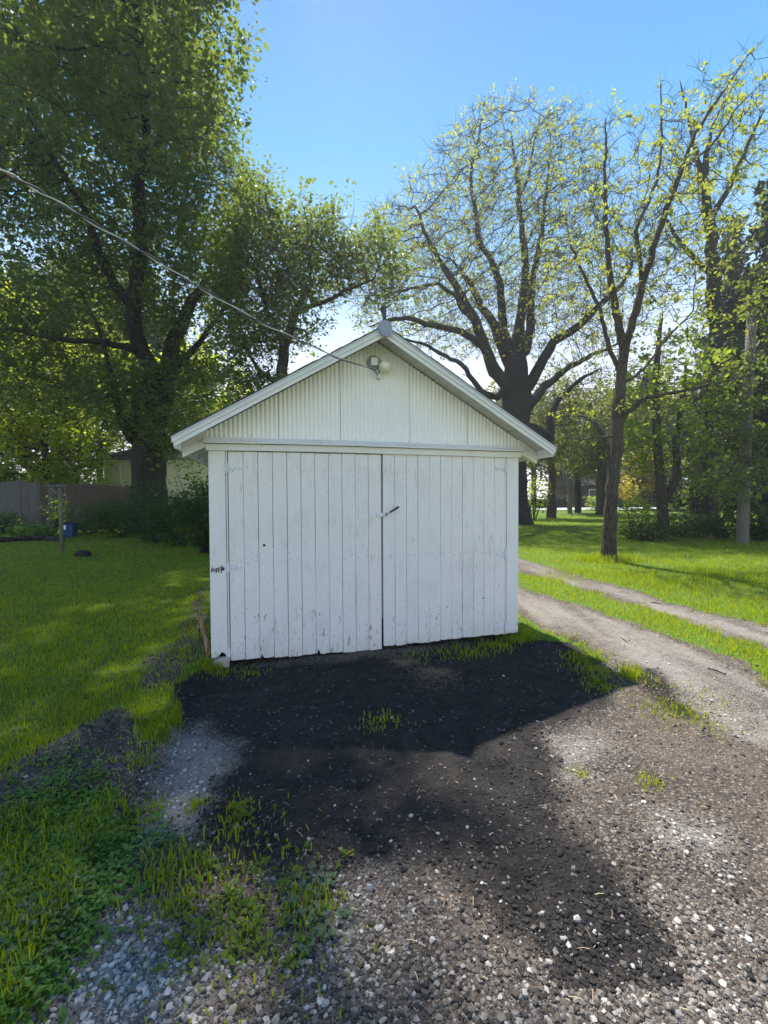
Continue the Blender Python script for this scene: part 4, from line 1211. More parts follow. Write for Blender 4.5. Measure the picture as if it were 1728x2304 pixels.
def pe(n, px, py, D_, rx, ry, rz, hollow=0.0):
    c = at(px, py, D_); return ell(n, c, (R(rx, D_), ry, R(rz, D_)), rs, hollow)
att_ = np.concatenate([pe(1500, 230, 330, D, 240, 4.5, 330, .3), pe(700, 280, 20, D, 170, 3.5, 200), pe(900, 60, 600, D - 1, 260, 5, 260, .3), pe(700, 430, 620, D, 130, 3.5, 190, .2),
                       pe(500, 120, 830, D, 230, 4, 110), pe(300, 440, 860, D + .5, 90, 2.5, 70), pe(500, -60, 300, D, 140, 4, 200), pe(300, 470, 330, D, 60, 2.5, 150), pe(220, 535, 470, D, 50, 2, 80), pe(260, 290, 900, D - 2.2, 130, 1.6, 80), pe(120, 400, 960, D - 2.2, 70, 1.4, 60),
     ell(420, (-7.6, 14.5, 16.0), (3.6, 3.0, 3.6), rs), ell(330, (-5.9, 11.6, 16.4), (3.2, 2.6, 2.2), rs), ell(300, (-10.0, 12.5, 15.5), (3.4, 2.8, 2.6), rs), ell(260, (-4.2, 10.2, 16.2), (2.0, 2.2, 1.6), rs), ell(260, (-7.8, 9.6, 16.6), (2.6, 1.8, 1.6), rs)])
tree('maple_tree', 'huge dark leafy maple with thick forked trunk left of garage', None, T, att_, M['bark'], M['leafmaple'], 11, 0.40, 4.5, 0.62, 0.012, 0.165, 4, 0.20, 0.06, tw=2, twl=.9, pts_per=4, max_nodes=12000, flat=0.8, patch=.2)

# --- leafy tree behind the garage, crown between maple and ridge
D = 16.5; b0 = np.array([at(640, 1100, D)[0], D, float(base_h(0, D))])
T = [([b0, at(640, 1000, D), at(632, 880, D), at(640, 780, D), at(665, 700, D), at(700, 640, D)], [.32, .26, .22, .18, .12, .06], None),
     limb([(640, 780), (600, 700), (580, 620), (590, 540)], [.13, .1, .07, .04], D, 0, 1), limb([(665, 700), (730, 680), (790, 650), (840, 630)], [.09, .07, .05, .03], D, 0, -1),
     limb([(632, 870), (580, 830), (550, 780)], [.1, .07, .04], D, 0, 1)]
att_ = np.concatenate([pe(380, 585, 600, D, 85, 2.2, 140), pe(330, 740, 605, D, 130, 2.0, 95), pe(170, 840, 610, D, 65, 1.5, 80), pe(30, 700, 520, D, 60, 1.5, 30), pe(150, 530, 640, D, 70, 2, 120), pe(60, 690, 710, D, 60, 1.5, 40), pe(40, 560, 440, D, 30, 1.2, 50), pe(200, 570, 790, D, 60, 1.8, 100), pe(90, 640, 740, D, 50, 1.5, 60),
                       pe(50, 540, 880, D, 60, 1.5, 40)])
tree('leafy_tree', 'mid green leafy tree rising behind the left roof slope', None, T, att_, M['bark'], M['leafmaple'], 12, 0.28, 3.2, 0.42, 0.009, 0.125, 4, 0.17, 0.04, tw=3, twl=1.0, pts_per=4, flat=0.8, patch=.33)

# --- sunlit trees beyond the fence
def simple_tree(name, label, group, px, basey, D_, crowns, bark, leafm, seed, tr=.25, leaf=.22, per=9, spread=.5, step=.7, n_att=400, topy=None, keep=1.0, tw=4, twl=None, trunk=None, twig=0.06, cat='tree', dk=None, r_tip=.02, flat=.5, base=None):
    global rs
    rs = np.random.default_rng(seed)
    b = base if base is not None else np.array([at(px, 1100, D_)[0], D_, float(base_h(0, D_))])
    cy = np.mean([c[1] for c in crowns]); cx = np.mean([c[0] for c in crowns])
    pts = trunk or [(px, 1060), (px + rs.uniform(-6, 6), 1000), (px * .7 + cx * .3, cy + 60), (cx, cy)]
    n_att = int(n_att * 2.2); step = step * .75
    P = [b] + [at(x, y, D_) for x, y in pts if at(x, y, D_)[2] > b[2] + .3]
    rad = list(np.linspace(tr, tr * .3, len(P)))
    tot = sum(c[2] * c[3] for c in crowns)
    att_ = np.concatenate([pe(int(n_att * c[2] * c[3] / tot) + 10, c[0], c[1], D_, c[2], R((c[2] + c[3]) / 2, D_) * .8, c[3]) for c in crowns])
    return tree(name, label, group, [(P, rad, None)], att_, bark, leafm, seed, step, 6.0, dk or step * 1.3, r_tip, leaf, max(2, per // 3), spread * .5, twig, keep=keep, cat=cat, flat=flat, tw=tw, twl=twl or step * 2.2, pts_per=4, twmesh=D_ < 35)
G1 = 'sunlit leafy trees beyond the fence'
simple_tree('leafy_tree', 'bright yellow green tree beyond the fence, at the left frame edge', G1, -30, 1100, 29, [(-40, 840, 110, 210), (60, 960, 90, 90)], M['bark'], M['leafback'], 21, .3, n_att=700, leaf=.2, per=16, keep=.6)
simple_tree('leafy_tree', 'bright yellow green tree beyond the fence behind the clothes pole', G1, 105, 1100, 27, [(90, 900, 110, 130), (150, 1010, 100, 70), (40, 1040, 120, 50)], M['bark'], M['leafback'], 22, .25, n_att=600, leaf=.18, per=16, keep=.6)
simple_tree('leafy_tree', 'bright yellow green tree beyond the fence just left of the maple trunk', G1, 225, 1100, 31, [(230, 890, 90, 140), (210, 1010, 80, 60)], M['bark'], M['leafback'], 23, .25, n_att=600, leaf=.2, per=16, keep=.6)
simple_tree('leafy_tree', 'bright yellow green tree behind the maple, above the pale house', G1, 420, 1100, 37, [(440, 900, 110, 110)], M['bark'], M['leafback'], 24, .25, n_att=500, leaf=.25, per=16, keep=.6)
simple_tree('leafy_tree', 'tall dark background tree far behind the maple', None, 130, 1100, 40, [(60, 780, 200, 150), (230, 760, 170, 170)], M['bark'], M['leafdark'], 25, .4, n_att=1000, leaf=.3, per=14, step=.9, spread=.6)
simple_tree('leafy_tree', 'golden topped tree showing above the maple at upper left', None, -40, 1100, 24, [(-10, 165, 55, 75), (-70, 250, 60, 120)], M['bark'], M['leafyellow'], 26, .3, n_att=260, leaf=.16, per=16,
            trunk=[(-60, 900), (-60, 600), (-50, 400), (-30, 230)])
# shrubs at the foot of the maple / along the fence
def shrub(name, label, group, px, D_, rxy, hgt, leafm, seed, n=500, leaf=.09, per=8, spread=.14, cat='shrub', stems=6, bark='bark', z0=None):
    rs_ = np.random.default_rng(seed)
    x0 = at(px, 1100, D_)[0]; z = float(base_h(0, D_)) if z0 is None else z0
    c = np.array([x0, D_, z + hgt * .52])
    root = tag(empty(name, (x0, D_, z)), label, cat, group)
    Vs, Fs, b = [], [], 0
    ends = ell(stems * 3, (0, 0, hgt * .55), (rxy, rxy, hgt * .45), rs_)
    for e in ends:
        V, Fq = tube_arrays([(e[0] * .15, e[1] * .15, -0.05), (e[0] * .5, e[1] * .5, e[2] * .55), tuple(e)], [.022, .014, .004], 4, vbase=b)
        Vs.append(V); Fs.append(Fq); b += len(V)
    obj_from('stems', np_mesh('stems', np.concatenate(Vs), np.concatenate(Fs)), M[bark], root)
    C = ell(n, (0, 0, hgt * .5), (rxy, rxy, hgt * .52), rs_, .2)
    C = C[(vnoise(C[:, 0] * 2.2 + C[:, 1], C[:, 2] * 2.2 + C[:, 1] * .7, seed) > .33) & (C[:, 2] > .03)]
    obj_from('foliage', leaf_mesh('foliage', C, leaf, rs_, spread, per, .8), leafm, root)
    return root
G5 = 'tall bushes just beyond the fence'
for k_, (px_, lb_) in enumerate(((-10, 'tall bush beyond the fence at the left frame edge'), (60, 'tall bush beyond the fence, second from the left frame edge'), (125, 'tall bush beyond the fence behind the clothes pole'), (185, 'tall bush beyond the fence next to the pale house'))):
    shrub('bush', lb_, G5, px_, 27 + (k_ % 2), 1.7, 3.9, M['leafback'], 140 + k_, 700, leaf=.17, per=8, spread=.2, cat='bush')
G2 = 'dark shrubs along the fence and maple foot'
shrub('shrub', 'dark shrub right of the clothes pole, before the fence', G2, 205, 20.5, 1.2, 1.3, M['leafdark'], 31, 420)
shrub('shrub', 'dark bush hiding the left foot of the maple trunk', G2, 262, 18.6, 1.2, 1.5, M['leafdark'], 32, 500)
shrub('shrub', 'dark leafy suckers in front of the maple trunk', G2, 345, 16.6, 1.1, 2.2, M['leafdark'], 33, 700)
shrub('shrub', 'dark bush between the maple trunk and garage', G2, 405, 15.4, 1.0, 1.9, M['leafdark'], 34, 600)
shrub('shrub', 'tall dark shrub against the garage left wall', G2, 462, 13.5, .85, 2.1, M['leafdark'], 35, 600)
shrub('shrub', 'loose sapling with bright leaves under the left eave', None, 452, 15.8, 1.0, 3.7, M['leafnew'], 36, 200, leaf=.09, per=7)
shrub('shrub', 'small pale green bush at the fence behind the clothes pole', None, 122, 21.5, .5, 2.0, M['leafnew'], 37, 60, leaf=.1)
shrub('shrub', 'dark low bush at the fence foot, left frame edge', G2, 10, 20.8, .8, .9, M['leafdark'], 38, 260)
for k, (px, D_) in enumerate(((40, 18.9), (85, 18.4), (110, 19.2))):
    shrub('garden_plant', ['broad leaved garden plant at the far left log edging', 'broad leaved garden plant in the middle of the log edging', 'broad leaved garden plant nearest the clothes pole'][k], 'garden plants behind the log edging', px, D_, .4, .45, M['weed'], 40 + k, 80, leaf=.12, per=6, cat='plant')

# --- oak behind the right roof slope
b0 = gnd(1156, 1178); D = b0[1]
T = [([b0, at(1154, 1130, D), at(1152, 1040, D), at(1158, 960, D), at(1162, 890, D), at(1160, 820, D), at(1164, 760, D), at(1176, 690, D), at(1184, 600, D), at(1172, 500, D), at(1164, 430, D), at(1160, 370, D), at(1150, 300, D)],
      [1.12, .80, .74, .76, .80, .62, .30, .25, .20, .15, .12, .08, .04], None),
     limb([(1150, 880), (1112, 836), (1092, 780), (1070, 724), (1040, 670), (1015, 625), (985, 580), (955, 520), (935, 465)], [0.351, 0.328, 0.281, 0.234, 0.203, 0.172, 0.133, 0.094, 0.047], D, 0, -3),
     limb([(1150, 830), (1125, 770), (1108, 720), (1082, 690), (1060, 640), (1030, 600)], [0.312, 0.281, 0.234, 0.203, 0.156, 0.094], D, 0, 2.5),
     limb([(1150, 800), (1132, 740), (1124, 634), (1104, 583), (1078, 543), (1066, 453), (1058, 400), (1072, 330), (1085, 262)], [0.296, 0.242, 0.195, 0.164, 0.133, 0.101, 0.078, 0.047, 0.023], D, 0, -1.5),
     limb([(1180, 800), (1192, 742), (1197, 634), (1219, 525), (1233, 400), (1240, 280)], [0.296, 0.250, 0.195, 0.133, 0.078, 0.031], D, 0, 2),
     limb([(1185, 880), (1215, 820), (1245, 770), (1300, 735), (1345, 690), (1400, 640), (1440, 560)], [0.351, 0.281, 0.234, 0.195, 0.156, 0.109, 0.047], D, 0, -3),
     limb([(1185, 920), (1225, 870), (1275, 830), (1330, 800), (1400, 770)], [0.312, 0.234, 0.172, 0.125, 0.062], D, 0, 3),
     limb([(1130, 850), (1085, 778), (1038, 748), (973, 731), (911, 716), (865, 722), (830, 735)], [0.234, 0.195, 0.172, 0.140, 0.109, 0.078, 0.039], D, 0, -4),
     limb([(1130, 900), (1081, 880), (1040, 820), (990, 795), (950, 772), (900, 760)], [0.203, 0.156, 0.125, 0.094, 0.078, 0.039], D, 0, -3),
     limb([(1190, 960), (1240, 985), (1235, 940), (1262, 890), (1310, 850), (1350, 830)], [0.312, 0.250, 0.203, 0.156, 0.109, 0.062], D, 0, 2),
     limb([(1072, 724), (1045, 700), (1020, 660), (985, 640), (940, 645), (880, 660)], [0.156, 0.125, 0.101, 0.086, 0.062, 0.031], D - 1, 1, -2),
     limb([(1164, 453), (1190, 400), (1200, 330), (1215, 260)], [0.109, 0.078, 0.055, 0.023], D, 0, 1)]
rs = np.random.default_rng(202)
att_ = np.concatenate([pe(3200, 1130, 560, D, 240, 6, 270, .25), pe(1000, 960, 640, D, 140, 4.5, 160, .2), pe(700, 1300, 640, D, 160, 5, 190, .2), pe(240, 930, 520, D, 60, 2.5, 120),
                       pe(200, 1250, 380, D, 90, 3, 120), pe(160, 1075, 350, D, 50, 3, 100), pe(140, 850, 700, D, 60, 3, 50), pe(130, 1330, 840, D, 90, 4, 60), pe(320, 870, 570, D, 80, 3, 95)])
tree('oak_tree', 'massive old oak with thick spreading limbs and sparse yellow green leaves', None, T, att_, M['barkoak'], M['leafoak'], 13, 0.36, 4.0, 0.45, 0.011, 0.115, 3, 0.075, 0.034, keep=.34, tw=3, twl=.8, pts_per=2, max_nodes=14000, wig=.26, up=.1)

# --- slim tree on the right lawn
b0 = gnd(1370, 1262); D = b0[1]
T = [([b0, at(1370, 1225, D), at(1374, 1150, D), at(1380, 1060, D), at(1386, 1000, D), at(1393, 900, D), at(1398, 830, D), at(1403, 790, D), at(1390, 720, D), at(1372, 620, D), at(1362, 500, D), at(1362, 380, D), at(1362, 270, D)],
      [.215, .18, .165, .15, .15, .13, .125, .12, .09, .07, .05, .035, .015], None),
     limb([(1403, 790), (1425, 720), (1445, 640), (1470, 560), (1500, 470), (1535, 380), (1565, 300), (1610, 230), (1680, 130)], [.10, .095, .085, .075, .065, .05, .04, .03, .012], D, 0, -.8),
     limb([(1385, 1010), (1366, 1000), (1348, 962), (1325, 940), (1295, 935)], [.09, .08, .06, .045, .02], D, 0, .8),
     limb([(1390, 960), (1412, 928), (1456, 894), (1544, 879), (1620, 862), (1690, 844)], [.07, .06, .05, .04, .03, .015], D, 0, -1.2),
     limb([(1390, 980), (1340, 985), (1300, 990)], [.03, .022, .012], D, 0, -.3),
     limb([(1398, 840), (1372, 790), (1350, 700), (1310, 610), (1280, 540)], [.06, .055, .045, .035, .015], D, 0, .6),
     limb([(1445, 640), (1430, 520), (1480, 400), (1490, 300), (1485, 180)], [.05, .045, .035, .025, .01], D - .3, 1, .5),
     limb([(1535, 380), (1600, 330), (1660, 240), (1710, 190)], [.03, .025, .018, .008], D - .5, 1, -.4),
     limb([(1410, 860), (1450, 830), (1500, 760), (1560, 700)], [.045, .035, .025, .012], D, 0, .6)]
rs = np.random.default_rng(303)
att_ = np.concatenate([pe(1200, 1380, 560, D, 150, 2.6, 250, .1), pe(900, 1530, 450, D, 120, 2.2, 240, .1), pe(110, 1640, 250, D, 70, 1.4, 110), pe(180, 1600, 740, D, 130, 1.8, 130), pe(60, 1360, 320, D, 50, 1.2, 70),
                       pe(70, 1300, 930, D, 60, 1.2, 40), pe(160, 1500, 880, D, 130, 1.5, 60)])
tree('slim_tree', 'slim brown tree with forked top standing alone on the right lawn', None, T, att_, M['barkbrown'], M['leafoak'], 14, 0.20, 2.6, 0.27, 0.0050, 0.085, 4, 0.05, 0.015, keep=.15, tw=2, twl=.4, pts_per=2, wig=.36, up=.1, max_nodes=9000)

# drooping leafy twigs in front, right: they belong to a tree whose trunk stands by the pole
# --- far right group
def ft(px, py): return gnd(px, py)
b0 = ft(1492, 1213); D = b0[1]
T = [([b0, at(1490, 1150, D), at(1484, 1060, D), at(1476, 980, D), at(1474, 900, D), at(1478, 800, D), at(1490, 700, D)], [.22, .2, .18, .16, .13, .1, .05], None),
     limb([(1488, 1130), (1508, 1105), (1524, 1060), (1520, 1000), (1532, 930), (1545, 820)], [.16, .15, .14, .12, .1, .05], D, 0, 1)]
rs = np.random.default_rng(404)
att_ = np.concatenate([pe(330, 1500, 870, D, 110, 2.4, 130), pe(200, 1560, 1000, D, 110, 2.0, 110), pe(90, 1440, 1000, D, 60, 1.5, 70), pe(120, 1640, 1080, D, 80, 1.6, 60)])
tree('forked_tree', 'dark twin stemmed tree right of the slim tree', None, T, att_, M['barkbrown'], M['leafnew'], 15, 0.28, 3, .45, .008, .14, 4, .09, .024, keep=.6, tw=3, twl=.6, pts_per=2)
b0 = ft(1585, 1196); D = b0[1]
T = [([b0, at(1582, 1150, D), at(1584, 1090, D), at(1592, 1040, D), at(1594, 960, D), at(1600, 850, D), at(1612, 740, D), at(1604, 620, D), at(1596, 500, D), at(1585, 430, D), at(1590, 340, D), at(1610, 260, D)],
      [.62, .5, .52, .42, .36, .34, .3, .25, .2, .16, .1, .04], None),
     limb([(1588, 1080), (1612, 1060), (1610, 1000)], [.35, .3, .2], D, 0, .5),
     limb([(1585, 430), (1565, 340), (1550, 260), (1530, 180)], [.13, .1, .06, .03], D, 0, 1),
     limb([(1596, 500), (1640, 420), (1680, 330), (1720, 250)], [.13, .1, .07, .03], D, 0, -1),
     limb([(1612, 740), (1660, 660), (1710, 600), (1760, 520)], [.16, .13, .1, .05], D, 0, -1),
     limb([(1600, 620), (1540, 560), (1490, 480)], [.13, .1, .05], D, 0, 1)]
rs = np.random.default_rng(505)
att_ = np.concatenate([pe(420, 1620, 420, D, 140, 4, 200), pe(260, 1680, 640, D, 120, 3.5, 160), pe(130, 1500, 560, D, 90, 3, 120), pe(120, 1650, 850, D, 110, 3.5, 120)])
tree('tall_tree', 'tall thick trunked tree with bare twiggy top at the right', None, T, att_, M['barkoak'], M['leafoak'], 16, 0.40, 4.5, .58, .011, .15, 4, .08, .030, keep=.3, tw=2, twl=.8, pts_per=2, up=.1)
# spruce-like dark tree at the right edge
def conifer(name, label, px, D_, topy, seed, rb, group=None, zcut=1.5, basex=None):
    rs_ = np.random.default_rng(seed)
    x0 = at(px, 1100, D_)[0]; z0 = float(base_h(0, D_)); H = at(px, topy, D_)[2] - z0
    root = tag(empty(name, (x0, D_, z0)), label, 'tree', group)
    V0, F0 = tube_arrays([(0, 0, -.3), (0, 0, H * .5), (0, 0, H)], [.3, .2, .03], 8)
    Vs, Fs, b = [V0], [F0], len(V0); C = []
    z = zcut
    while z < H - .2:
        f = 1 - z / H; L = rb * (f ** .75) * rs_.uniform(.75, 1.15)
        for k in range(5):
            a = rs_.uniform(0, 6.28)
            l = L * rs_.uniform(.6, 1.15)
            e = np.array([math.cos(a) * l, math.sin(a) * l, z - .12 * l + .3 * rs_.uniform(-1, 1)])
            m = np.array([math.cos(a) * l * .5, math.sin(a) * l * .5, z - .1 * l])
            V, Fq = tube_arrays([(0, 0, z), m, e], [.05 * f + .015, .03, .008], 4, vbase=b); Vs.append(V); Fs.append(Fq); b += len(V)
            n = int(l * 13)
            t = rs_.uniform(.15, 1, n)[:, None]
            pts = np.where(t < .5, m * (t * 2), m + (e - m) * (t * 2 - 1)); pts[:, 2] += (z * (1 - np.minimum(t[:, 0] * 2, 1)))
            pts += rs_.normal(0, 1, (n, 3)) * [.25, .25, .10]; pts[:, 2] -= .12
            C.append(pts)
        z += rs_.uniform(.28, .5)
    obj_from('trunk', np_mesh('trunk', np.concatenate(Vs), np.concatenate(Fs), smooth=True), M['barkoak'], root)
    obj_from('crown', leaf_mesh('crown', np.concatenate(C), .26, rs_, .12, 6, .3, .32, .5), M['needle'], root)
    return root
conifer('spruce_tree', 'dark spruce filling the right frame edge behind the pole', 1725, 21, 390, 61, 3.4)
conifer('spruce_tree', 'dark spruce half hidden behind the tall thick trunk', 1640, 29, 480, 62, 3.6)
conifer('spruce_tree', 'lower dark spruce between the slim tree and twin stemmed tree', 1455, 46, 830, 63, 4.0)
# leafy maple-like tree at the right edge with green sprays
simple_tree('leafy_tree', 'green leafed low tree around the leaning pole', None, 1720, 1190, 14.5, [(1690, 900, 90, 130), (1640, 1060, 110, 80), (1725, 640, 50, 120)], M['barkbrown'], M['leafmaple'], 27, .11, leaf=.12, per=6, spread=.18, step=.3, n_att=230, twig=.02, keep=.4, r_tip=.008, dk=.55,
            trunk=[(1760, 1100), (1755, 1000), (1740, 900), (1720, 780)], base=gnd(1765, 1230))

# --- middle distance, right
b0 = ft(1240, 1166)
simple_tree('small_tree', 'small red barked tree with several upright stems beyond the oak', None, 1240, 1166, b0[1], [(1235, 1000, 70, 90), (1255, 900, 60, 60)], M['barkred'], M['leafolive'], 71, .36, leaf=.16, per=6, spread=.3, step=.5, n_att=320, twig=.03, keep=.7, r_tip=.012,
            trunk=[(1241, 1120), (1242, 1075), (1238, 1000), (1250, 920)], base=b0)
b0 = ft(1282, 1155)
simple_tree('small_tree', 'thin pale trunked tree by the road, left of its neighbour', None, 1281, 1152, b0[1], [(1290, 1030, 50, 50)], M['oldpole'], M['leafolive'], 72, .22, leaf=.22, per=7, spread=.4, step=.7, n_att=160, twig=.05, base=b0)
b0 = ft(1300, 1154)
simple_tree('small_tree', 'thin dark trunked tree by the road, right of the pale trunk', None, 1300, 1152, b0[1], [(1320, 1010, 60, 60)], M['barkoak'], M['leafdark'], 73, .3, leaf=.22, per=7, spread=.4, step=.7, n_att=200, twig=.05, base=b0)
b0 = ft(1356, 1158)
simple_tree('background_tree', 'broad trunked tree just left of the slim tree by the road', None, 1356, 1155, b0[1], [(1370, 960, 110, 90), (1330, 1020, 60, 50)], M['barkbrown'], M['leafolive'], 74, .52, leaf=.22, per=8, spread=.45, step=.7, n_att=420, twig=.05, base=b0)
simple_tree('yellow_shrub', 'golden yellow tree between the slim and twin stemmed trees', None, 1450, 1150, 44, [(1455, 1060, 42, 60), (1425, 1095, 40, 34)], M['barkbrown'], M['leafyellow'], 75, .15, leaf=.22, per=10, spread=.35, step=.6, n_att=220, twig=.05)
# far tree line across the road
G3 = 'trees of the far tree line'
fl = [(1120, 940, 'leafolive', 'olive far tree behind the right garage corner'), (1200, 930, 'leafdark', 'dark far tree behind the red barked tree'),
      (1290, 960, 'leafolive', 'olive far tree behind the two thin trunks'), (1385, 940, 'leafdark', 'dark far tree directly behind the slim tree'),
      (1480, 920, 'leafolive', 'olive far tree behind the twin stemmed tree'), (1570, 950, 'leafdark', 'dark far tree behind the thick trunk'),
      (1660, 930, 'leafolive', 'olive far tree behind the leaning pole'), (1760, 900, 'leafdark', 'dark far tree at the right frame edge'),
      (960, 930, 'leafolive', 'far tree hidden behind the right door'), (800, 920, 'leafdark', 'far tree hidden behind the door middle')]
for k, (px, cy, lm, lb) in enumerate(fl):
    simple_tree('background_tree', lb, G3, px, 1140, 60 + (k % 3) * 5, [(px, cy + 40, 75, 95), (px + 30, cy + 95, 70, 50)], M['barkoak'], M[lm], 80 + k, .4, leaf=.42, per=9, spread=.8, step=1.3, n_att=220, twig=.08, r_tip=.03)
# hedges, bushes, road
road_y = gnd(864, 1150.5)[1]
def sheet(name, x0, x1, y0, y1, dz, mat):
    xs = np.linspace(x0, x1, 60); ys = np.linspace(y0, y1, 6); X, Y = np.meshgrid(xs, ys)
    Z = base_h(X, Y) + dz; V = np.stack([X.ravel(), Y.ravel(), Z.ravel()], 1)
    i = (np.arange(5)[:, None] * 60 + np.arange(59)[None]).ravel()
    o = obj_from(name, np_mesh(name, V, np.stack([i, i + 1, i + 61, i + 60], 1)), mat); tag(o, kind='structure'); return o
sheet('road', -90, 150, road_y, road_y + 6.5, 0.05, M['road'])
def hedge(px0, px1, D_, h, label, mat='leafdark', seed=90):
    rs_ = np.random.default_rng(seed)
    xa, xb = at(px0, 1100, D_)[0], at(px1, 1100, D_)[0]; z = float(base_h(0, D_)); L = xb - xa
    root = tag(empty('hedge', ((xa + xb) / 2, D_, z)), label, 'hedge', 'clipped hedges across the road')
    bm = bmesh.new(); add_box(bm, -L / 2 + .3, L / 2 - .3, -.35, .35, -.1, h - .25); bm_obj('branches', bm, M['barkoak'], root)
    n = int(L * h * 55); side = rs_.integers(0, 4, n)
    x = rs_.uniform(-L / 2, L / 2, n); y = rs_.uniform(-.7, .7, n); zz = rs_.uniform(0.05, h, n)
    f = rs_.random(n); y = np.where(f < .6, -.7, y); zz = np.where(f > .7, h, zz)
    obj_from('foliage', leaf_mesh('foliage', np.stack([x, y, zz], 1), .14, rs_, .09, 4, .5), M[mat], root)
    return root
hy = road_y + 9
hedge(1200, 1236, hy, 1.25, 'dark clipped hedge section left of the red barked trunk', seed=91)
hedge(1246, 1282, hy, 1.25, 'clipped hedge section right of the red barked trunk', seed=92)
hedge(1300, 1320, hy + .5, 1.2, 'short dark hedge section behind the thin trunks', seed=93)
hedge(1316, 1352, hy - 1, 1.2, 'rounded bright green hedge left of the broad trunk', 'leafnew', 94)
hedge(1385, 1480, hy, 1.3, 'long clipped hedge right of the slim tree', 'leafmaple', 95)
hedge(1500, 1728, hy, 1.2, 'long clipped hedge behind the right hand trunks', 'leafdark', 96)
shrub('shrub', 'bright green upright bush right of the oak foot', None, 1200, 29, 1.1, 2.8, M['leafnew'], 101, 220, leaf=.14, per=6)
shrub('shrub', 'bright little bush at the foot of the broad trunk', None, 1345, 44, 1.0, 1.3, M['leafnew'], 102, 120, leaf=.16, per=6)
G4 = 'low bushes under the right hand trees'
shrub('shrub', 'leafy bush just right of the slim tree trunk', G4, 1425, 16.8, .85, 1.5, M['leafnew'], 103, 240, leaf=.1, per=6)
shrub('shrub', 'dark low bush left of the twin stemmed tree', G4, 1455, 16.2, .8, .65, M['leafdark'], 104, 300, leaf=.1, per=6)
shrub('shrub', 'dark low bush between the twin stemmed tree and thick trunk', G4, 1540, 17.5, 1.1, .9, M['leafdark'], 105, 380, leaf=.1, per=6)
shrub('shrub', 'spiky dark bush left of the leaning pole', G4, 1625, 17.0, .9, .8, M['leafdark'], 106, 300, leaf=.12, per=6)
shrub('shrub', 'green bush right of the leaning pole at the frame edge', G4, 1712, 16.0, .75, 1.3, M['leafdark'], 107, 340, leaf=.12, per=6)
shrub('shrub', 'thin leafy bush behind the thick trunk', G4, 1560, 20.5, 1.4, 1.9, M['leafnew'], 108, 160, leaf=.12, per=6)

# leaning pole
pb = gnd(1670, 1222); D = pb[1]
pole = tag(empty('leaning_pole', tuple(pb)), 'tall grey weathered pole leaning slightly right among the right hand trees', 'pole')
q = [at(1670, 1222, D), at(1674, 1100, D), at(1682, 900, D), at(1692, 702, D)]
tube_obj('pole_shaft', [q[0] - pb - [0, 0, .3]] + [k - pb for k in q], [.19, .185, .17, .155, .14], M['oldpole'], pole, 12)
tube_obj('pole_bracket', [at(1692, 708, D) - pb + [-.12, -.1, 0], at(1680, 700, D) - pb + [-.2, -.25, .02]], .03, M['greyw'], pole, 6)
# clothes pole with cross arm
pb = gnd(140, 1241); D = pb[1]
cp = tag(empty('clothes_pole', tuple(pb)), 'mossy T-shaped clothes line pole on the left lawn', 'clothes pole')
tube_obj('pole_post', [(0, 0, -.2), (-.01, 0, 1.0), at(135, 1096, D) - pb], [.062, .056, .05], M['mosspole'], cp, 10)
tube_obj('cross_arm', [at(108, 1093, D) - pb + [0, -.1, 0], at(160, 1095, D) - pb + [0, -.1, 0]], .032, M['fence'], cp, 8)
tube_obj('arm_brace', [at(118, 1095, D) - pb + [0, -.07, 0], at(136, 1120, D) - pb + [0, -.03, 0]], .012, M['steel'], cp, 6)
# dark mound shape standing in for a soft shadow right of it
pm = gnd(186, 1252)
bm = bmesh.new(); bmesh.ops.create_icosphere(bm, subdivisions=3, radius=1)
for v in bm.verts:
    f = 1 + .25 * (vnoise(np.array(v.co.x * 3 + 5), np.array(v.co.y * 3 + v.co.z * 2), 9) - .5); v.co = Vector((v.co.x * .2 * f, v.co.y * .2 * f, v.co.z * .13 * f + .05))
o = bm_obj('shadow_mound', bm, M['bark'], None, smooth=True); o.location = pm; tag(o, 'low dark mound standing in for a soft shadow right of the clothes pole', 'shadow_mound')
# log edging
for k, (a, b) in enumerate((((-30, 1222), (28, 1219)), ((30, 1218), (70, 1217)), ((72, 1217), (104, 1216)), ((104, 1217), (140, 1219)))):
    pa, pb_ = gnd(*a), gnd(*b)
    o = tube_obj('edging_log', [(0, 0, .07), (pb_ - pa) / 2 + [0, .05, .09], pb_ - pa + [0, 0, .07]], [.10, .12, .10], M['bark'], None, 8)
    o.location = pa; tag(o, ['dark edging log at the left frame edge', 'dark edging log, second from the left frame edge', 'dark edging log, third from the left', 'dark edging log nearest the clothes pole'][k], 'log', 'logs edging the fence bed')
# blue bin with paper
pb = gnd(156, 1208); D = pb[1]
bn = tag(empty('blue_bin', tuple(pb)), 'blue plastic tub with a white paper on it behind the clothes pole', 'bin')
bm = bmesh.new(); vs = add_box(bm, -.28, .28, -.2, .2, 0, .55)
for v in vs:
    if v.co.z < .1: v.co.x *= .8; v.co.y *= .8
bm_obj('bin_body', bm, M['bluebin'], bn, .02); box('bin_rim', -.31, .31, -.23, .23, .552, .60, M['rubber'], bn, .01)
box('paper_label', -.20, .02, -.235, -.222, .32, .50, M['paper'], bn)

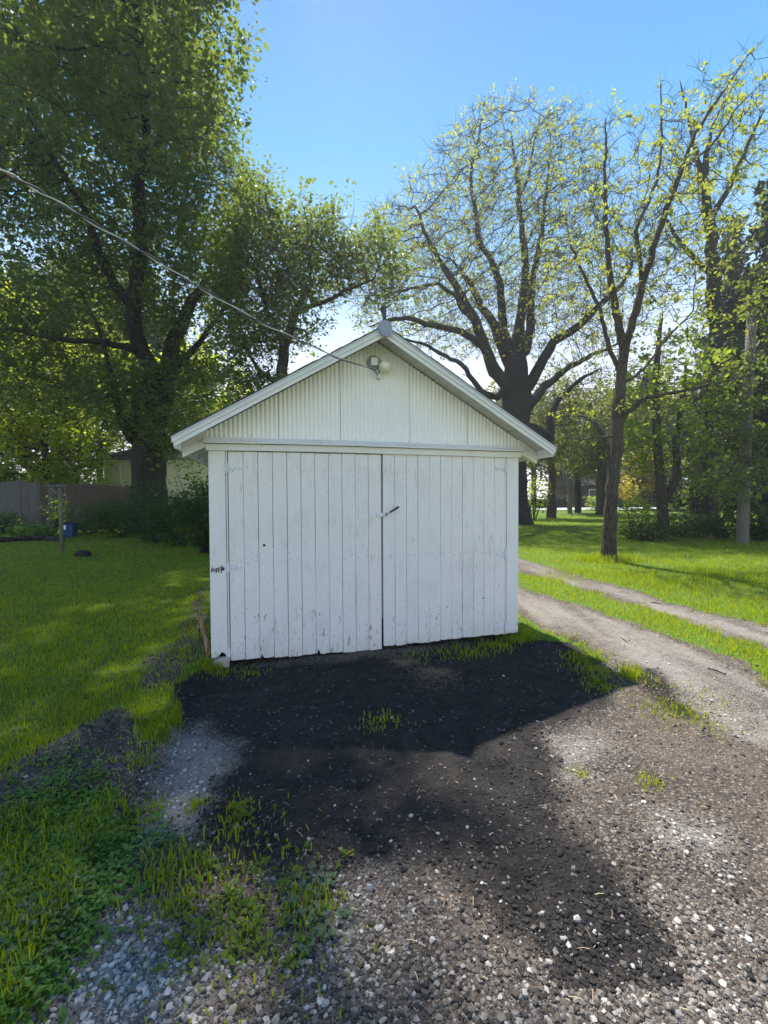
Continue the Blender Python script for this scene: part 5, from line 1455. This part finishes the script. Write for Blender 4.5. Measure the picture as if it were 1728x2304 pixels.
# fence: pickets as parts
D0, D1 = 23.0, 24.0
fx0, fx1 = at(-60, 1100, D0)[0], at(318, 1100, D1)[0]
fence = tag(empty('picket_fence', (fx0, D0, float(base_h(0, D0)))), 'tall weathered grey stockade fence across the back of the left yard', 'fence')
fence.rotation_euler = (0, 0, math.atan2(D1 - D0, fx1 - fx0))
Lf = math.hypot(fx1 - fx0, D1 - D0); x = 0; i = 0
xw = lambda px: (at(px, 1100, D0)[0] - fx0)
while x < Lf:
    wide = x < xw(72)
    w = random.uniform(.17, .24) if wide else random.uniform(.085, .11)
    h = random.uniform(2.28, 2.42) + (.12 if wide else 0) + (-.05 if x > xw(220) else 0)
    g = .006
    P = [(x, .02), (x + w - g, .02), (x + w - g, h - (.03 if wide else .09)), (x + w / 2, h), (x, h - (.03 if wide else .09))]
    prism('picket', P, -.012 + random.uniform(-.012, .012), .012, M['fence'] if wide or (x < xw(140) and random.random() < .6) else M['fencedark'], fence)
    x += w; i += 1
for z in (.4, 1.9): box('fence_rail', 0, Lf, .026, .075, z, z + .09, M['fencedark'], fence)
for xx in (xw(32), xw(68)): box('fence_post', xx, xx + .13, -.03, -.0255 + .0, .02, 2.62, M['fence'], fence)
x = .5
while x < Lf: box('fence_post', x, x + .1, .077, .17, 0, 2.3, M['fencedark'], fence); x += 2.4

# pale house behind the maple
D = 31.0
hx0, hx1 = at(238, 1100, D)[0], at(560, 1100, D)[0]; z0 = float(base_h(0, D))
house = tag(empty('neighbour_house', (hx0, D, z0)), 'pale cream sided house half hidden behind the maple', 'house')
Lh = hx1 - hx0; Hh = at(0, 1036, D)[2] - z0
siding_wall('siding', 'x', 0, 0, Lh, Hh, M['siding'], -1, house, .16)
siding_wall('siding', 'y', 0, 0, 8, Hh, M['siding'], -1, house, .16)
box('corner_trim', -.06, .06, -.06, -.018, 0, Hh, M['paper'], house); box('window_trim', 1.0, 1.06, -.05, -.018, .5, Hh - .2, M['paper'], house)
box('house_core', .05, Lh, .02, 8, 0, Hh - .05, M['siding'], house)
bm = bmesh.new()
vs = [bm.verts.new(p) for p in ((-.5, -.5, Hh), (Lh + .5, -.5, Hh), (Lh + .5, 8.5, Hh), (-.5, 8.5, Hh), (3.5, 4, Hh + 2.3), (Lh - .5, 4, Hh + 2.3))]
for f in ((0, 1, 5, 4), (1, 2, 5), (2, 3, 4, 5), (3, 0, 4), (0, 3, 2, 1)): bm.faces.new([vs[i] for i in f])
bm_obj('roof', bm, M['roofgrey'], house)


# dark brick house across the road
D = road_y + 16
hx0, hx1 = at(1392, 1100, D)[0], at(1440, 1100, D)[0]; z0 = float(base_h(0, D))
h2 = tag(empty('brick_house', (hx0 - 6, D, z0)), 'low dark house across the road behind the right lawn hedge', 'house')
box('wall', 0, 15, 0, 7, 0, 2.7, M['brick'], h2)
bm = bmesh.new(); vs = [bm.verts.new(p) for p in ((-.6, -.6, 2.7), (15.6, -.6, 2.7), (15.6, 7.6, 2.7), (-.6, 7.6, 2.7), (-.6, 3.5, 4.6), (15.6, 3.5, 4.6))]
for f in ((0, 1, 5, 4), (1, 2, 5), (2, 3, 4, 5), (3, 0, 4), (0, 3, 2, 1)): bm.faces.new([vs[i] for i in f])
bm_obj('roof', bm, M['roofgrey'], h2)
for xx in (2, 6.5, 11): 
    wf = box('window_frame', xx, xx + 1.8, -.05, -.002, .9, 2.2, M['paper'], h2); box('window_pane', xx + .1, xx + 1.7, -.056, -.051, 1.0, 2.1, M['glassdark'], wf)

# fallen sticks on the track
for k, (a, b, lb) in enumerate((((1418, 1350), (1455, 1354), 'flat grey stick lying across the far wheel rut'), ((1465, 1352), (1490, 1356), 'smaller grey stick on the far rut, right of the first'),
                                ((1395, 1428), (1412, 1442), 'thin dark stick on the near wheel rut'), ((1592, 1500), (1634, 1515), 'short grey stick at the near rut edge'), ((1717, 1415), (1735, 1420), 'stick at the right frame edge on the far rut'))):
    pa, pb_ = gnd(*a), gnd(*b); pa[2] = hz(pa[0], pa[1]); v = pb_ - pa; v[2] = 0
    o = tube_obj('fallen_stick', [(0, 0, .012), v * .5 + [0, .01, .018], v + [0, 0, .012]], [.006, .008, .004], M['greyw'] if k % 2 == 0 else M['bark'], None, 6)
    o.location = pa; tag(o, lb, 'stick', 'sticks fallen on the track')

# thin scattering volume added to stand in for lens glare over the trees
hb = bmesh.new(); add_box(hb, -150, 190, -30, 150, -1.5, 42)
hm = bpy.data.materials.new('glare_haze'); hm.use_nodes = True
for n_ in list(hm.node_tree.nodes):
    if n_.type != 'OUTPUT_MATERIAL': hm.node_tree.nodes.remove(n_)
hv = hm.node_tree.nodes.new('ShaderNodeVolumePrincipled')
hv.inputs['Color'].default_value = (0.95, 0.97, 1.0, 1); hv.inputs['Density'].default_value = GLARE_HAZE; hv.inputs['Anisotropy'].default_value = 0.5
hm.node_tree.links.new(hv.outputs[0], [n_ for n_ in hm.node_tree.nodes if n_.type == 'OUTPUT_MATERIAL'][0].inputs['Volume'])
tag(bm_obj('glare_haze', hb, hm), 'added thin veil over the yard standing in for lens glare', kind='stuff')
